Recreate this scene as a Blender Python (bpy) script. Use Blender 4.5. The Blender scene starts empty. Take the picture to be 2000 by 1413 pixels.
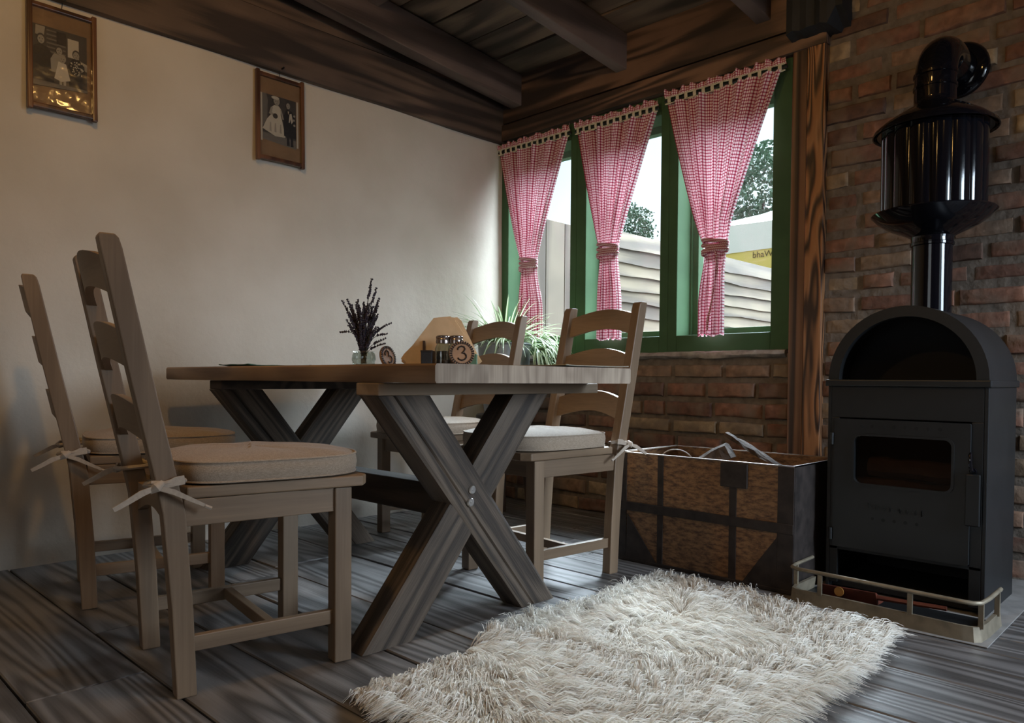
import bpy, bmesh, math, random
import numpy as np
from mathutils import Vector, Matrix, Euler
random.seed(7); rng = np.random.default_rng(7)
C = bpy.context.scene.collection
PI = math.pi
def R(d): return math.radians(d)

# ------------------------------------------------------------------ camera
scn = bpy.context.scene
CAM = Vector((-3.27, -3.29, 0.727))
def cam_axes(vp1=(2429., 752.), vp2=(-500., 730.), pp=(1000., 775.)):
    a = (vp1[0]-pp[0], vp1[1]-pp[1]); b = (vp2[0]-pp[0], vp2[1]-pp[1])
    f = math.sqrt(-(a[0]*b[0]+a[1]*b[1]))
    X = Vector((a[0], a[1], f)).normalized(); Y = Vector((b[0], b[1], f)).normalized()
    Z = X.cross(Y)
    if Z.y > 0: Z = -Z
    right = Vector((X.x, Y.x, Z.x)); down = Vector((X.y, Y.y, Z.y)); fwd = Vector((X.z, Y.z, Z.z))
    return f, right, -down, fwd
FPX, right, up, fwd = cam_axes()
cd = bpy.data.cameras.new('camera'); cam = bpy.data.objects.new('camera', cd); C.objects.link(cam)
m = Matrix((( right.x, up.x, -fwd.x, CAM.x), (right.y, up.y, -fwd.y, CAM.y), (right.z, up.z, -fwd.z, CAM.z), (0, 0, 0, 1)))
cam.matrix_world = m
cd.sensor_fit = 'HORIZONTAL'; cd.sensor_width = 36; cd.lens = 36*FPX/2000; cd.shift_y = (775-706.5)/2000
cd.clip_start = 0.05; cd.clip_end = 200
scn.camera = cam
scn.view_settings.view_transform = 'Standard'; scn.view_settings.look = 'None'
scn.view_settings.gamma = 1; scn.view_settings.exposure = 0.0; scn.view_settings.use_curve_mapping = False

# ------------------------------------------------------------------ light
w = bpy.data.worlds.new('sky'); scn.world = w; w.use_nodes = True
nt = w.node_tree; nt.nodes.clear()
bg = nt.nodes.new('ShaderNodeBackground'); out = nt.nodes.new('ShaderNodeOutputWorld')
tc = nt.nodes.new('ShaderNodeTexCoord'); no = nt.nodes.new('ShaderNodeTexNoise'); rp = nt.nodes.new('ShaderNodeValToRGB')
no.inputs['Scale'].default_value = 2.2; no.inputs['Detail'].default_value = 3
rp.color_ramp.elements[0].position = .35; rp.color_ramp.elements[0].color = (.62, .80, .93, 1)
rp.color_ramp.elements[1].position = .62; rp.color_ramp.elements[1].color = (.88, .95, 1, 1)
nt.links.new(tc.outputs['Generated'], no.inputs['Vector']); nt.links.new(no.outputs['Fac'], rp.inputs['Fac'])
nt.links.new(rp.outputs['Color'], bg.inputs['Color']); nt.links.new(bg.outputs[0], out.inputs[0])
bg.inputs['Strength'].default_value = 1.5
def light(name, kind, loc, energy, color, rot=None, **k):
    d = bpy.data.lights.new(name, kind); d.energy = energy; d.color = color
    for a, b in k.items(): setattr(d, a, b)
    o = bpy.data.objects.new(name, d); o.location = loc
    if rot: o.rotation_euler = rot
    C.objects.link(o); return o
def aim(o, target):
    o.rotation_euler = (Vector(target)-o.location).to_track_quat('-Z', 'Y').to_euler()
# hazy daylight falling in through the three windows
sun = light('daylight_sun', 'SUN', (3, 1, 4), 62.0, (.74, .86, 1.0), angle=R(42)); aim(sun, (3-3.2, 1-.95, 4-2.75))
sun2 = light('bright_haze_sun', 'SUN', (3, -3, 4), 15.0, (.74, .86, 1.0), angle=R(55)); aim(sun2, (3-3, -3+2.4, 4-2.2))
# the window in the right-hand wall, out of frame
wl = light('side_window_daylight', 'AREA', (-.8, -5.05, 1.35), 24, (.70, .84, 1.0), shape='RECTANGLE', size=.7, size_y=1.3); aim(wl, (-.75, -2.4, .1)); wl.data.spread = R(80)
wb = light('back_window_daylight', 'AREA', (-5.1, -2.9, 1.5), 2.0, (1.0, .90, .78), shape='RECTANGLE', size=1.2, size_y=1.3); aim(wb, (0, -1.5, .6))
# warm bulbs under the ceiling, out of frame
for i, (x, y, z, e) in enumerate([(-2.75, -1.75, 2.42, 29), (-1.83, -2.38, 2.42, 5), (-3.9, -2.9, 2.45, 6), (-2.2, -4.1, 2.4, 9)]):
    light('warm_bulb', 'POINT', (x, y, z), e, (1.0, .57, .17), shadow_soft_size=.05)

# ------------------------------------------------------------------ node helpers
def new_mat(name):
    mt = bpy.data.materials.new(name); mt.use_nodes = True
    n = mt.node_tree.nodes; b = n['Principled BSDF']
    return mt, n, mt.node_tree.links, b
def col(c): return (c[0], c[1], c[2], 1)
def plain(name, c, rough=.6, metal=0, noise=0, nscale=20, bump=0, coat=0, spec=.5):
    mt, n, L, b = new_mat(name)
    b.inputs['Base Color'].default_value = col(c); b.inputs['Roughness'].default_value = rough
    b.inputs['Metallic'].default_value = metal; b.inputs['Coat Weight'].default_value = coat
    b.inputs['Specular IOR Level'].default_value = spec
    if noise or bump:
        t = n.new('ShaderNodeTexCoord'); x = n.new('ShaderNodeTexNoise'); x.inputs['Scale'].default_value = nscale; x.inputs['Detail'].default_value = 5
        L.new(t.outputs['Object'], x.inputs['Vector'])
        if noise:
            r = n.new('ShaderNodeValToRGB'); r.color_ramp.elements[0].position = .3; r.color_ramp.elements[1].position = .7
            r.color_ramp.elements[0].color = col([v*(1-noise) for v in c]); r.color_ramp.elements[1].color = col([min(1, v*(1+noise)) for v in c])
            L.new(x.outputs['Fac'], r.inputs['Fac']); L.new(r.outputs['Color'], b.inputs['Base Color'])
        if bump:
            q = n.new('ShaderNodeBump'); q.inputs['Strength'].default_value = bump; q.inputs['Distance'].default_value = .01
            L.new(x.outputs['Fac'], q.inputs['Height']); L.new(q.outputs[0], b.inputs['Normal'])
    return mt
def math_n(n, L, op, a, bv):
    x = n.new('ShaderNodeMath'); x.operation = op
    for i, v in enumerate((a, bv)):
        if v is None: continue
        if isinstance(v, (int, float)): x.inputs[i].default_value = v
        else: L.new(v, x.inputs[i])
    return x.outputs[0]
def wood(name, dark, light_, axis='Z', rings=9., scale=6., stretch=.12, rough=.62, bump=.25, contrast=(.25, .75), fine=.35, blotch=.0, blotch_col=(0.05, .04, .03), tint=.25):
    """grain contour lines from a stretched noise field; the 'off' attribute shifts it for every board"""
    mt, n, L, b = new_mat(name)
    tc = n.new('ShaderNodeTexCoord'); at = n.new('ShaderNodeAttribute'); at.attribute_name = 'off'
    add = n.new('ShaderNodeVectorMath'); add.operation = 'ADD'
    L.new(tc.outputs['Object'], add.inputs[0]); L.new(at.outputs['Vector'], add.inputs[1])
    mp = n.new('ShaderNodeMapping'); s = [scale]*3; s['XYZ'.index(axis)] = scale*stretch; mp.inputs['Scale'].default_value = s
    L.new(add.outputs[0], mp.inputs['Vector'])
    a = n.new('ShaderNodeTexNoise'); a.inputs['Scale'].default_value = 1; a.inputs['Detail'].default_value = 1.5; a.inputs['Roughness'].default_value = .35
    L.new(mp.outputs[0], a.inputs['Vector'])
    v = math_n(n, L, 'MULTIPLY', a.outputs['Fac'], rings*2*PI); v = math_n(n, L, 'SINE', v, None)
    v = math_n(n, L, 'MULTIPLY', v, .5); v = math_n(n, L, 'ADD', v, .5)
    mp2 = n.new('ShaderNodeMapping'); s2 = [scale*22]*3; s2['XYZ'.index(axis)] = scale*.7; mp2.inputs['Scale'].default_value = s2
    L.new(add.outputs[0], mp2.inputs['Vector'])
    f = n.new('ShaderNodeTexNoise'); f.inputs['Scale'].default_value = 1; f.inputs['Detail'].default_value = 2; L.new(mp2.outputs[0], f.inputs['Vector'])
    mixv = n.new('ShaderNodeMix'); mixv.data_type = 'FLOAT'; mixv.inputs[0].default_value = fine
    L.new(v, mixv.inputs[2]); L.new(f.outputs['Fac'], mixv.inputs[3])
    r = n.new('ShaderNodeValToRGB'); r.color_ramp.elements[0].position = contrast[0]; r.color_ramp.elements[1].position = contrast[1]
    r.color_ramp.elements[0].color = col(dark); r.color_ramp.elements[1].color = col(light_)
    L.new(mixv.outputs[0], r.inputs['Fac'])
    colour = r.outputs['Color']
    g = n.new('ShaderNodeTexNoise'); g.inputs['Scale'].default_value = 2.3; g.inputs['Detail'].default_value = 3; L.new(add.outputs[0], g.inputs['Vector'])
    hv = n.new('ShaderNodeHueSaturation'); L.new(colour, hv.inputs['Color'])
    mr = n.new('ShaderNodeMapRange'); mr.inputs[1].default_value = .3; mr.inputs[2].default_value = .7; mr.inputs[3].default_value = 1-tint; mr.inputs[4].default_value = 1+tint
    L.new(g.outputs['Fac'], mr.inputs[0]); L.new(mr.outputs[0], hv.inputs['Value']); colour = hv.outputs[0]
    if blotch:
        h = n.new('ShaderNodeTexNoise'); h.inputs['Scale'].default_value = 3.1; h.inputs['Detail'].default_value = 4
        mp3 = n.new('ShaderNodeMapping'); mp3.inputs['Location'].default_value = (5, 3, 8); s3 = [1.6]*3; s3['XYZ'.index(axis)] = .5; mp3.inputs['Scale'].default_value = s3
        L.new(add.outputs[0], mp3.inputs['Vector']); L.new(mp3.outputs[0], h.inputs['Vector'])
        rr = n.new('ShaderNodeMapRange'); rr.inputs[1].default_value = .45; rr.inputs[2].default_value = .62; rr.inputs[4].default_value = blotch; L.new(h.outputs['Fac'], rr.inputs[0])
        mx = n.new('ShaderNodeMix'); mx.data_type = 'RGBA'; L.new(rr.outputs[0], mx.inputs[0]); L.new(colour, mx.inputs[6]); mx.inputs[7].default_value = col(blotch_col)
        colour = mx.outputs[2]
    L.new(colour, b.inputs['Base Color']); b.inputs['Roughness'].default_value = rough
    if bump:
        q = n.new('ShaderNodeBump'); q.inputs['Strength'].default_value = bump; q.inputs['Distance'].default_value = .004
        L.new(mixv.outputs[0], q.inputs['Height']); L.new(q.outputs[0], b.inputs['Normal'])
    return mt

# ------------------------------------------------------------------ mesh helpers
class MB:
    def __init__(s): s.v = []; s.f = []; s.m = []; s.o = []; s.uv = None; s.cur = 0; s.off = (0, 0, 0)
    def rnd(s): s.off = (random.uniform(-9, 9), random.uniform(-9, 9), random.uniform(-9, 9)); return s
    def add(s, vs, fs):
        b = len(s.v); s.v += [tuple(p) for p in vs]; s.o += [s.off]*len(vs)
        for f in fs: s.f.append(tuple(i+b for i in f)); s.m.append(s.cur)
        return s
    def hexa(s, p):   # 8 points: bottom 4 ccw, top 4 ccw
        return s.add(p, [(0, 3, 2, 1), (4, 5, 6, 7), (0, 1, 5, 4), (1, 2, 6, 5), (2, 3, 7, 6), (3, 0, 4, 7)])
    def box(s, x0, x1, y0, y1, z0, z1):
        return s.hexa([(x0, y0, z0), (x1, y0, z0), (x1, y1, z0), (x0, y1, z0), (x0, y0, z1), (x1, y0, z1), (x1, y1, z1), (x0, y1, z1)])
    def loft(s, rings, cap=True, closed=True):
        n = len(rings[0]); vs = [p for r in rings for p in r]; fs = []
        for i in range(len(rings)-1):
            for j in range(n if closed else n-1):
                k = (j+1) % n; fs.append((i*n+j, i*n+k, (i+1)*n+k, (i+1)*n+j))
        if cap and closed: fs.append(tuple(range(n))[::-1]); fs.append(tuple((len(rings)-1)*n+j for j in range(n)))
        return s.add(vs, fs)
    def tube(s, path, r, seg=8, cap=True):
        path = [Vector(p) for p in path]; rings = []; ref = None
        rs = r if isinstance(r, (list, tuple)) else [r]*len(path)
        for i, p in enumerate(path):
            t = (path[min(i+1, len(path)-1)]-path[max(i-1, 0)]).normalized()
            if ref is None: ref = Vector((0, 0, 1)) if abs(t.z) < .9 else Vector((1, 0, 0))
            a = t.cross(ref).normalized(); b = a.cross(t); ref = b
            rings.append([p+(a*math.cos(2*PI*j/seg)+b*math.sin(2*PI*j/seg))*rs[i] for j in range(seg)])
        return s.loft(rings, cap)
    def lathe(s, prof, c=(0, 0, 0), seg=32, axis='Z', cap=True):
        rings = []
        for r, h in prof:
            ring = []
            for j in range(seg):
                a = 2*PI*j/seg; x, y = r*math.cos(a), r*math.sin(a)
                p = (x, y, h) if axis == 'Z' else (h, x, y) if axis == 'X' else (y, h, x)
                ring.append((p[0]+c[0], p[1]+c[1], p[2]+c[2]))
            rings.append(ring)
        return s.loft(rings, cap)
    def prism(s, poly, a0, a1, axis='Y'):
        n = len(poly)
        def P(u, v, a): return (u, a, v) if axis == 'Y' else (a, u, v) if axis == 'X' else (u, v, a)
        vs = [P(u, v, a0) for u, v in poly]+[P(u, v, a1) for u, v in poly]
        fs = [tuple(range(n))[::-1], tuple(range(n, 2*n))]+[(i, (i+1) % n, n+(i+1) % n, n+i) for i in range(n)]
        return s.add(vs, fs)
    def xf(s, M, start=0):
        s.v[start:] = [tuple(M @ Vector(p)) for p in s.v[start:]]; return s
    def build(s, name, mats, parent=None, smooth=False, bevel=0, seg=2, fix=True, sub=0, label=None):
        me = bpy.data.meshes.new(name); me.from_pydata(s.v, [], s.f)
        for mt in (mats if isinstance(mats, (list, tuple)) else [mats]): me.materials.append(mt)
        me.polygons.foreach_set('material_index', s.m)
        if any(o != (0, 0, 0) for o in s.o):
            a = me.attributes.new('off', 'FLOAT_VECTOR', 'POINT'); a.data.foreach_set('vector', [c for o in s.o for c in o])
        if s.uv:
            u = me.uv_layers.new(name='UVMap'); lp = np.zeros(len(me.loops), dtype=np.int32); me.loops.foreach_get('vertex_index', lp)
            u.data.foreach_set('uv', np.array(s.uv, dtype=np.float32)[lp].ravel())
        if fix:
            bm = bmesh.new(); bm.from_mesh(me); bmesh.ops.recalc_face_normals(bm, faces=bm.faces); bm.to_mesh(me); bm.free()
        if smooth: me.polygons.foreach_set('use_smooth', [True]*len(me.polygons))
        o = bpy.data.objects.new(name, me); C.objects.link(o)
        if parent: o.parent = parent
        if bevel:
            b = o.modifiers.new('bevel', 'BEVEL'); b.width = bevel; b.segments = seg; b.limit_method = 'ANGLE'; b.angle_limit = R(40)
        if sub:
            b = o.modifiers.new('sub', 'SUBSURF'); b.levels = sub; b.render_levels = sub
        if smooth and not sub: me.set_sharp_from_angle(angle=R(42))
        if label: o['label'] = label
        return o
def tag(o, label=None, cat=None, group=None, kind=None):
    if label: o['label'] = label
    if cat: o['category'] = cat
    if group: o['group'] = group
    if kind: o['kind'] = kind
    return o
def thing(name, label, cat, loc=(0, 0, 0), rz=0, group=None, kind=None):
    o = bpy.data.objects.new(name, None); C.objects.link(o); o.empty_display_size = .1
    o.location = loc; o.rotation_euler = (0, 0, rz); return tag(o, label, cat, group, kind)
def copy_tree(o, parent=None):
    c = o.copy(); C.objects.link(c); c.parent = parent
    for ch in list(o.children): copy_tree(ch, c)
    return c
def struct(o, label=None): return tag(o, label, None, None, 'structure')

# ------------------------------------------------------------------ materials
M = {}
M['floor'] = wood('floor_boards', (.040, .037, .035), (.168, .160, .158), 'Y', rings=15, scale=6.0, stretch=.075, rough=.45, bump=.5, contrast=(.1, .75), fine=.45, tint=.22)
M['beam'] = wood('dark_beam', (.040, .026, .019), (.125, .082, .058), 'X', rings=5, scale=9, stretch=.07, rough=.6, blotch=.5, blotch_col=(.022, .017, .016))
M['beam_y'] = wood('dark_beam_lengthwise', (.050, .030, .022), (.20, .115, .075), 'Y', rings=6, scale=9, stretch=.08, rough=.55, blotch=.7, blotch_col=(.026, .020, .019))
M['ceil'] = wood('ceiling_boards', (.055, .038, .027), (.20, .140, .098), 'Y', rings=5, scale=4, stretch=.15, rough=.7, blotch=.5, blotch_col=(.03, .024, .022))
M['rafter'] = wood('rafter_wood', (.060, .042, .036), (.16, .115, .10), 'X', rings=4, scale=5, stretch=.08, rough=.6)
M['char'] = plain('charred_wood', (.011, .012, .015), .7, noise=.4, nscale=14, bump=.5)
M['post'] = wood('scorched_post', (.030, .013, .007), (.30, .135, .055), 'Z', rings=9, scale=13, stretch=.13, rough=.5, bump=.5, contrast=(.1, .75), fine=.15, tint=.25)
M['post_s'] = wood('scorched_post_straight', (.030, .015, .010), (.17, .085, .045), 'Z', rings=14, scale=7.5, stretch=.03, rough=.5, bump=.5, contrast=(.2, .8), fine=.1, tint=.25)
M['chair'] = wood('chair_wood', (.165, .108, .064), (.25, .170, .105), 'Z', rings=3, scale=7, stretch=.07, rough=.5, bump=.06, fine=.5, tint=.15)
M['chair_x'] = wood('chair_wood_x', (.165, .108, .064), (.25, .170, .105), 'X', rings=3, scale=7, stretch=.07, rough=.5, bump=.06, fine=.5, tint=.15)
M['chair_y'] = wood('chair_wood_y', (.165, .108, .064), (.25, .170, .105), 'Y', rings=3, scale=7, stretch=.07, rough=.5, bump=.06, fine=.5, tint=.15)
M['top'] = wood('table_top_wood', (.155, .095, .055), (.30, .20, .125), 'Y', rings=6, scale=6, stretch=.12, rough=.5, bump=.2, tint=.25)
M['topend'] = wood('table_end_grain', (.25, .19, .14), (.42, .335, .255), 'Z', rings=5, scale=9, stretch=.4, rough=.7, bump=.4, fine=.65, tint=.15)
M['batten'] = wood('batten_wood', (.15, .105, .065), (.24, .175, .115), 'X', rings=4, scale=6, stretch=.1, rough=.6, bump=.15)
M['leg'] = wood('weathered_leg', (.038, .028, .021), (.13, .097, .070), 'Z', rings=5, scale=14, stretch=.05, rough=.7, bump=.6, fine=.6, contrast=(.3, .72), tint=.3)
M['leg_y'] = wood('weathered_stretcher', (.03, .023, .019), (.085, .065, .052), 'Y', rings=5, scale=7, stretch=.08, rough=.7, bump=.4)
M['stool'] = wood('stool_wood', (.02, .013, .009), (.06, .035, .022), 'Z', rings=4, scale=7, stretch=.1)
M['fence'] = wood('fence_wood', (.066, .046, .027), (.165, .128, .080), 'X', rings=4, scale=4, stretch=.08, rough=.8, tint=.2)
M['fence_z'] = wood('fence_wood_upright', (.060, .042, .03), (.145, .112, .08), 'Z', rings=4, scale=4, stretch=.08, rough=.8, tint=.2)
M['green'] = plain('green_window_paint', (.055, .112, .055), .7, noise=.12, nscale=6, bump=.05, spec=.1)
M['brass'] = plain('dull_brass', (.235, .20, .145), .5, .45, noise=.25, nscale=25)
M['brass_red'] = plain('tarnished_copper', (.16, .075, .045), .5, .6, noise=.3, nscale=20)
M['iron'] = plain('black_stove_steel', (.012, .013, .014), .45, .2, noise=.15, nscale=9, bump=.03)
M['iron_in'] = plain('soot_black', (.006, .006, .007), .9)
M['enamel'] = plain('black_enamel', (.004, .004, .006), .08, 0, spec=.5, bump=.05, nscale=7)
M['strap'] = plain('rusty_strap_iron', (.030, .022, .019), .6, .4, noise=.45, nscale=22, bump=.3)
M['steel'] = plain('bolt_steel', (.75, .74, .72), .3, 1)
M['rim'] = plain('worn_metal_rim', (.30, .26, .23), .4, .8, noise=.3, nscale=30)
M['frame'] = wood('picture_frame_wood', (.045, .018, .009), (.13, .055, .025), 'Z', rings=3, scale=12, stretch=.1, rough=.3, bump=.05)
M['mount'] = plain('brown_paper_mount', (.23, .135, .065), .7, noise=.12, nscale=12)
M['lace'] = plain('cream_lace', (.62, .57, .45), .9, noise=.1, nscale=60)
M['rod'] = plain('dark_rod', (.012, .012, .014), .5)
M['canvas_tie'] = plain('canvas_ribbon', (.40, .33, .265), .9, noise=.1, nscale=120)
M['zinc'] = plain('zinc_bucket', (.30, .31, .32), .45, .6, noise=.25, nscale=8)
M['soil'] = plain('potting_soil', (.02, .014, .01), .95, noise=.4, nscale=60, bump=.6)
M['matcloth'] = plain('green_grey_mat', (.055, .085, .06), .9, noise=.3, nscale=200, bump=.3)
M['matgreen'] = plain('dark_green_napkin', (.02, .085, .05), .85, noise=.2, nscale=90)
M['matedge'] = plain('pale_mat_edge', (.32, .30, .24), .9)
M['napkin'] = plain('kraft_napkin', (.60, .43, .26), .85, noise=.08, nscale=30)
M['slice'] = plain('pale_wood_slice', (.34, .20, .115), .7, noise=.15, nscale=25)
M['burn'] = plain('burnt_marking', (.02, .012, .008), .8)
M['pepper'] = plain('dark_seasoning', (.035, .018, .012), .8, noise=.6, nscale=200)
M['greenbox'] = plain('green_tin', (.10, .20, .13), .4, .1, noise=.1)
M['lav'] = plain('dried_lavender', (.035, .028, .045), .95, noise=.4, nscale=80)
M['stem'] = plain('dried_stem', (.06, .06, .035), .9)
M['bark'] = plain('bark', (.06, .042, .032), .9, noise=.5, nscale=30, bump=.8)
M['cutwood'] = plain('split_firewood', (.20, .14, .09), .8, noise=.25, nscale=20, bump=.3)
M['ember'] = plain('orange_label', (.35, .16, .03), .6)
M['shovel'] = plain('rusty_red_iron', (.13, .035, .02), .5, .4, noise=.3)
M['stonepave'] = plain('hearth_slab', (.20, .19, .18), .7, noise=.25, nscale=14, bump=.3)
M['white_canvas'] = plain('white_parasol_cloth', (.62, .62, .56), .9)
M['yellow'] = plain('yellow_parasol_cloth', (.60, .47, .13), .9)
for k_ in ('white_canvas', 'yellow'):
    n_ = M[k_].node_tree.nodes; t_ = n_.new('ShaderNodeBsdfTranslucent'); t_.inputs[0].default_value = n_['Principled BSDF'].inputs['Base Color'].default_value; x_ = n_.new('ShaderNodeMixShader'); x_.inputs[0].default_value = .02
    L_ = M[k_].node_tree.links; L_.new(n_['Principled BSDF'].outputs[0], x_.inputs[1]); L_.new(t_.outputs[0], x_.inputs[2]); L_.new(x_.outputs[0], n_['Material Output'].inputs[0])
M['ink'] = plain('brown_ink', (.10, .07, .02), .9)
M['gravel'] = plain('yard_gravel', (.05, .05, .045), .95, noise=.3, nscale=10)
M['foliage'] = plain('tree_leaves', (.05, .10, .055), .8, noise=.4, nscale=3)
M['sill'] = plain('crumbly_mortar', (.30, .27, .24), .95, noise=.35, nscale=22, bump=1.0)

def plaster():
    mt, n, L, b = new_mat('limewashed_plaster'); t = n.new('ShaderNodeTexCoord')
    a = n.new('ShaderNodeTexNoise'); a.inputs['Scale'].default_value = 2.2; a.inputs['Detail'].default_value = 6; L.new(t.outputs['Object'], a.inputs['Vector'])
    r = n.new('ShaderNodeValToRGB'); r.color_ramp.elements[0].position = .35; r.color_ramp.elements[1].position = .65
    r.color_ramp.elements[0].color = (.50, .445, .37, 1); r.color_ramp.elements[1].color = (.58, .525, .45, 1)
    L.new(a.outputs['Fac'], r.inputs['Fac']); L.new(r.outputs[0], b.inputs['Base Color']); b.inputs['Roughness'].default_value = .85
    c = n.new('ShaderNodeTexNoise'); c.inputs['Scale'].default_value = 5; c.inputs['Detail'].default_value = 8; c.inputs['Roughness'].default_value = .6; L.new(t.outputs['Object'], c.inputs['Vector'])
    q = n.new('ShaderNodeBump'); q.inputs['Strength'].default_value = .35; q.inputs['Distance'].default_value = .02; L.new(c.outputs['Fac'], q.inputs['Height']); L.new(q.outputs[0], b.inputs['Normal'])
    return mt
M['plaster'] = plaster()
def brickmat():
    mt, n, L, b = new_mat('old_brick'); at = n.new('ShaderNodeAttribute'); at.attribute_name = 'off'
    sp = n.new('ShaderNodeSeparateXYZ'); L.new(at.outputs['Vector'], sp.inputs[0])
    t = n.new('ShaderNodeTexCoord'); a = n.new('ShaderNodeTexNoise'); a.inputs['Scale'].default_value = 26; a.inputs['Detail'].default_value = 6; L.new(t.outputs['Object'], a.inputs['Vector'])
    u = math_n(n, L, 'DIVIDE', sp.outputs[0], 18); u = math_n(n, L, 'ADD', u, .5)
    r = n.new('ShaderNodeValToRGB'); e = r.color_ramp.elements
    e[0].position = 0; e[0].color = (.085, .045, .030, 1); e[1].position = 1; e[1].color = (.30, .225, .14, 1)
    for p, c in ((.2, (.155, .072, .048)), (.5, (.20, .095, .060)), (.72, (.20, .125, .08)), (.88, (.23, .165, .105))): k = e.new(p); k.color = col(c)
    L.new(u, r.inputs['Fac'])
    mr = n.new('ShaderNodeMapRange'); mr.inputs[1].default_value = .3; mr.inputs[2].default_value = .72; mr.inputs[3].default_value = .62; mr.inputs[4].default_value = 1.4; L.new(a.outputs['Fac'], mr.inputs[0])
    h = n.new('ShaderNodeHueSaturation'); L.new(r.outputs[0], h.inputs['Color']); L.new(mr.outputs[0], h.inputs['Value'])
    g = n.new('ShaderNodeTexNoise'); g.inputs['Scale'].default_value = 7; g.inputs['Detail'].default_value = 5; L.new(t.outputs['Object'], g.inputs['Vector'])
    rr = n.new('ShaderNodeMapRange'); rr.inputs[1].default_value = .46; rr.inputs[2].default_value = .64; rr.inputs[4].default_value = .8; L.new(g.outputs['Fac'], rr.inputs[0])
    mx = n.new('ShaderNodeMix'); mx.data_type = 'RGBA'; L.new(rr.outputs[0], mx.inputs[0]); L.new(h.outputs[0], mx.inputs[6]); mx.inputs[7].default_value = (.17, .125, .09, 1)
    L.new(mx.outputs[2], b.inputs['Base Color']); b.inputs['Roughness'].default_value = .85
    q = n.new('ShaderNodeBump'); q.inputs['Strength'].default_value = .7; q.inputs['Distance'].default_value = .008; L.new(a.outputs['Fac'], q.inputs['Height']); L.new(q.outputs[0], b.inputs['Normal'])
    return mt
M['brick'] = brickmat()
M['mortar'] = plain('brown_mortar', (.135, .108, .085), .95, noise=.3, nscale=25, bump=.8)
def crate():
    mt, n, L, b = new_mat('cracked_trunk_board'); t = n.new('ShaderNodeTexCoord')
    mp = n.new('ShaderNodeMapping'); mp.inputs['Scale'].default_value = (1, 1, 3); L.new(t.outputs['Object'], mp.inputs['Vector'])
    a = n.new('ShaderNodeTexNoise'); a.inputs['Scale'].default_value = 26; a.inputs['Detail'].default_value = 9; a.inputs['Roughness'].default_value = .72; L.new(mp.outputs[0], a.inputs['Vector'])
    r = n.new('ShaderNodeValToRGB'); e = r.color_ramp.elements; e[0].position = .38; e[0].color = (.055, .024, .012, 1); e[1].position = .58; e[1].color = (.23, .125, .055, 1)
    L.new(a.outputs['Fac'], r.inputs['Fac']); L.new(r.outputs[0], b.inputs['Base Color']); b.inputs['Roughness'].default_value = .6
    q = n.new('ShaderNodeBump'); q.inputs['Strength'].default_value = .4; q.inputs['Distance'].default_value = .005; L.new(a.outputs['Fac'], q.inputs['Height']); L.new(q.outputs[0], b.inputs['Normal'])
    return mt
M['crate'] = crate()
def canvas():
    mt, n, L, b = new_mat('cushion_canvas'); t = n.new('ShaderNodeTexCoord'); a = None
    for d in range(2):
        mp = n.new('ShaderNodeMapping'); sc = [90, 90, 90]; sc[d] = 700; sc[2] = 500; mp.inputs['Scale'].default_value = sc; L.new(t.outputs['Object'], mp.inputs['Vector'])
        x = n.new('ShaderNodeTexNoise'); x.inputs['Scale'].default_value = 1; x.inputs['Detail'].default_value = 1; L.new(mp.outputs[0], x.inputs['Vector'])
        a = x.outputs['Fac'] if a is None else math_n(n, L, 'MULTIPLY', a, x.outputs['Fac'])
    r = n.new('ShaderNodeValToRGB'); r.color_ramp.elements[0].position = .12; r.color_ramp.elements[1].position = .40; r.color_ramp.elements[0].color = (.27, .205, .145, 1); r.color_ramp.elements[1].color = (.42, .33, .25, 1); L.new(a, r.inputs['Fac'])
    L.new(r.outputs[0], b.inputs['Base Color']); b.inputs['Roughness'].default_value = .95; b.inputs['Sheen Weight'].default_value = .2
    q = n.new('ShaderNodeBump'); q.inputs['Strength'].default_value = .3; q.inputs['Distance'].default_value = .002; L.new(a, q.inputs['Height']); L.new(q.outputs[0], b.inputs['Normal'])
    return mt
M['canvas'] = canvas()
def gingham():
    mt, n, L, b = new_mat('red_checked_cotton'); uv = n.new('ShaderNodeUVMap'); uv.uv_map = 'UVMap'
    sp = n.new('ShaderNodeSeparateXYZ'); L.new(uv.outputs[0], sp.inputs[0])
    fac = None
    for i, fr in ((0, 62.), (1, 88.)):
        a = math_n(n, L, 'MULTIPLY', sp.outputs[i], fr); a = math_n(n, L, 'FRACT', a, None); a = math_n(n, L, 'LESS_THAN', a, .36)
        fac = a if fac is None else math_n(n, L, 'ADD', fac, a)
    fac = math_n(n, L, 'MULTIPLY', fac, .5)
    r = n.new('ShaderNodeValToRGB'); e = r.color_ramp.elements; e[0].color = (.78, .68, .70, 1); e[1].color = (.17, .008, .03, 1); k = e.new(.5); k.color = (.50, .10, .16, 1)
    L.new(fac, r.inputs['Fac']); L.new(r.outputs[0], b.inputs['Base Color']); b.inputs['Roughness'].default_value = .9
    tr = n.new('ShaderNodeBsdfTranslucent'); L.new(r.outputs[0], tr.inputs['Color']); mx = n.new('ShaderNodeMixShader'); mx.inputs[0].default_value = .09
    L.new(b.outputs[0], mx.inputs[1]); L.new(tr.outputs[0], mx.inputs[2]); L.new(mx.outputs[0], n['Material Output'].inputs[0])
    return mt
M['gingham'] = gingham()
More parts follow.
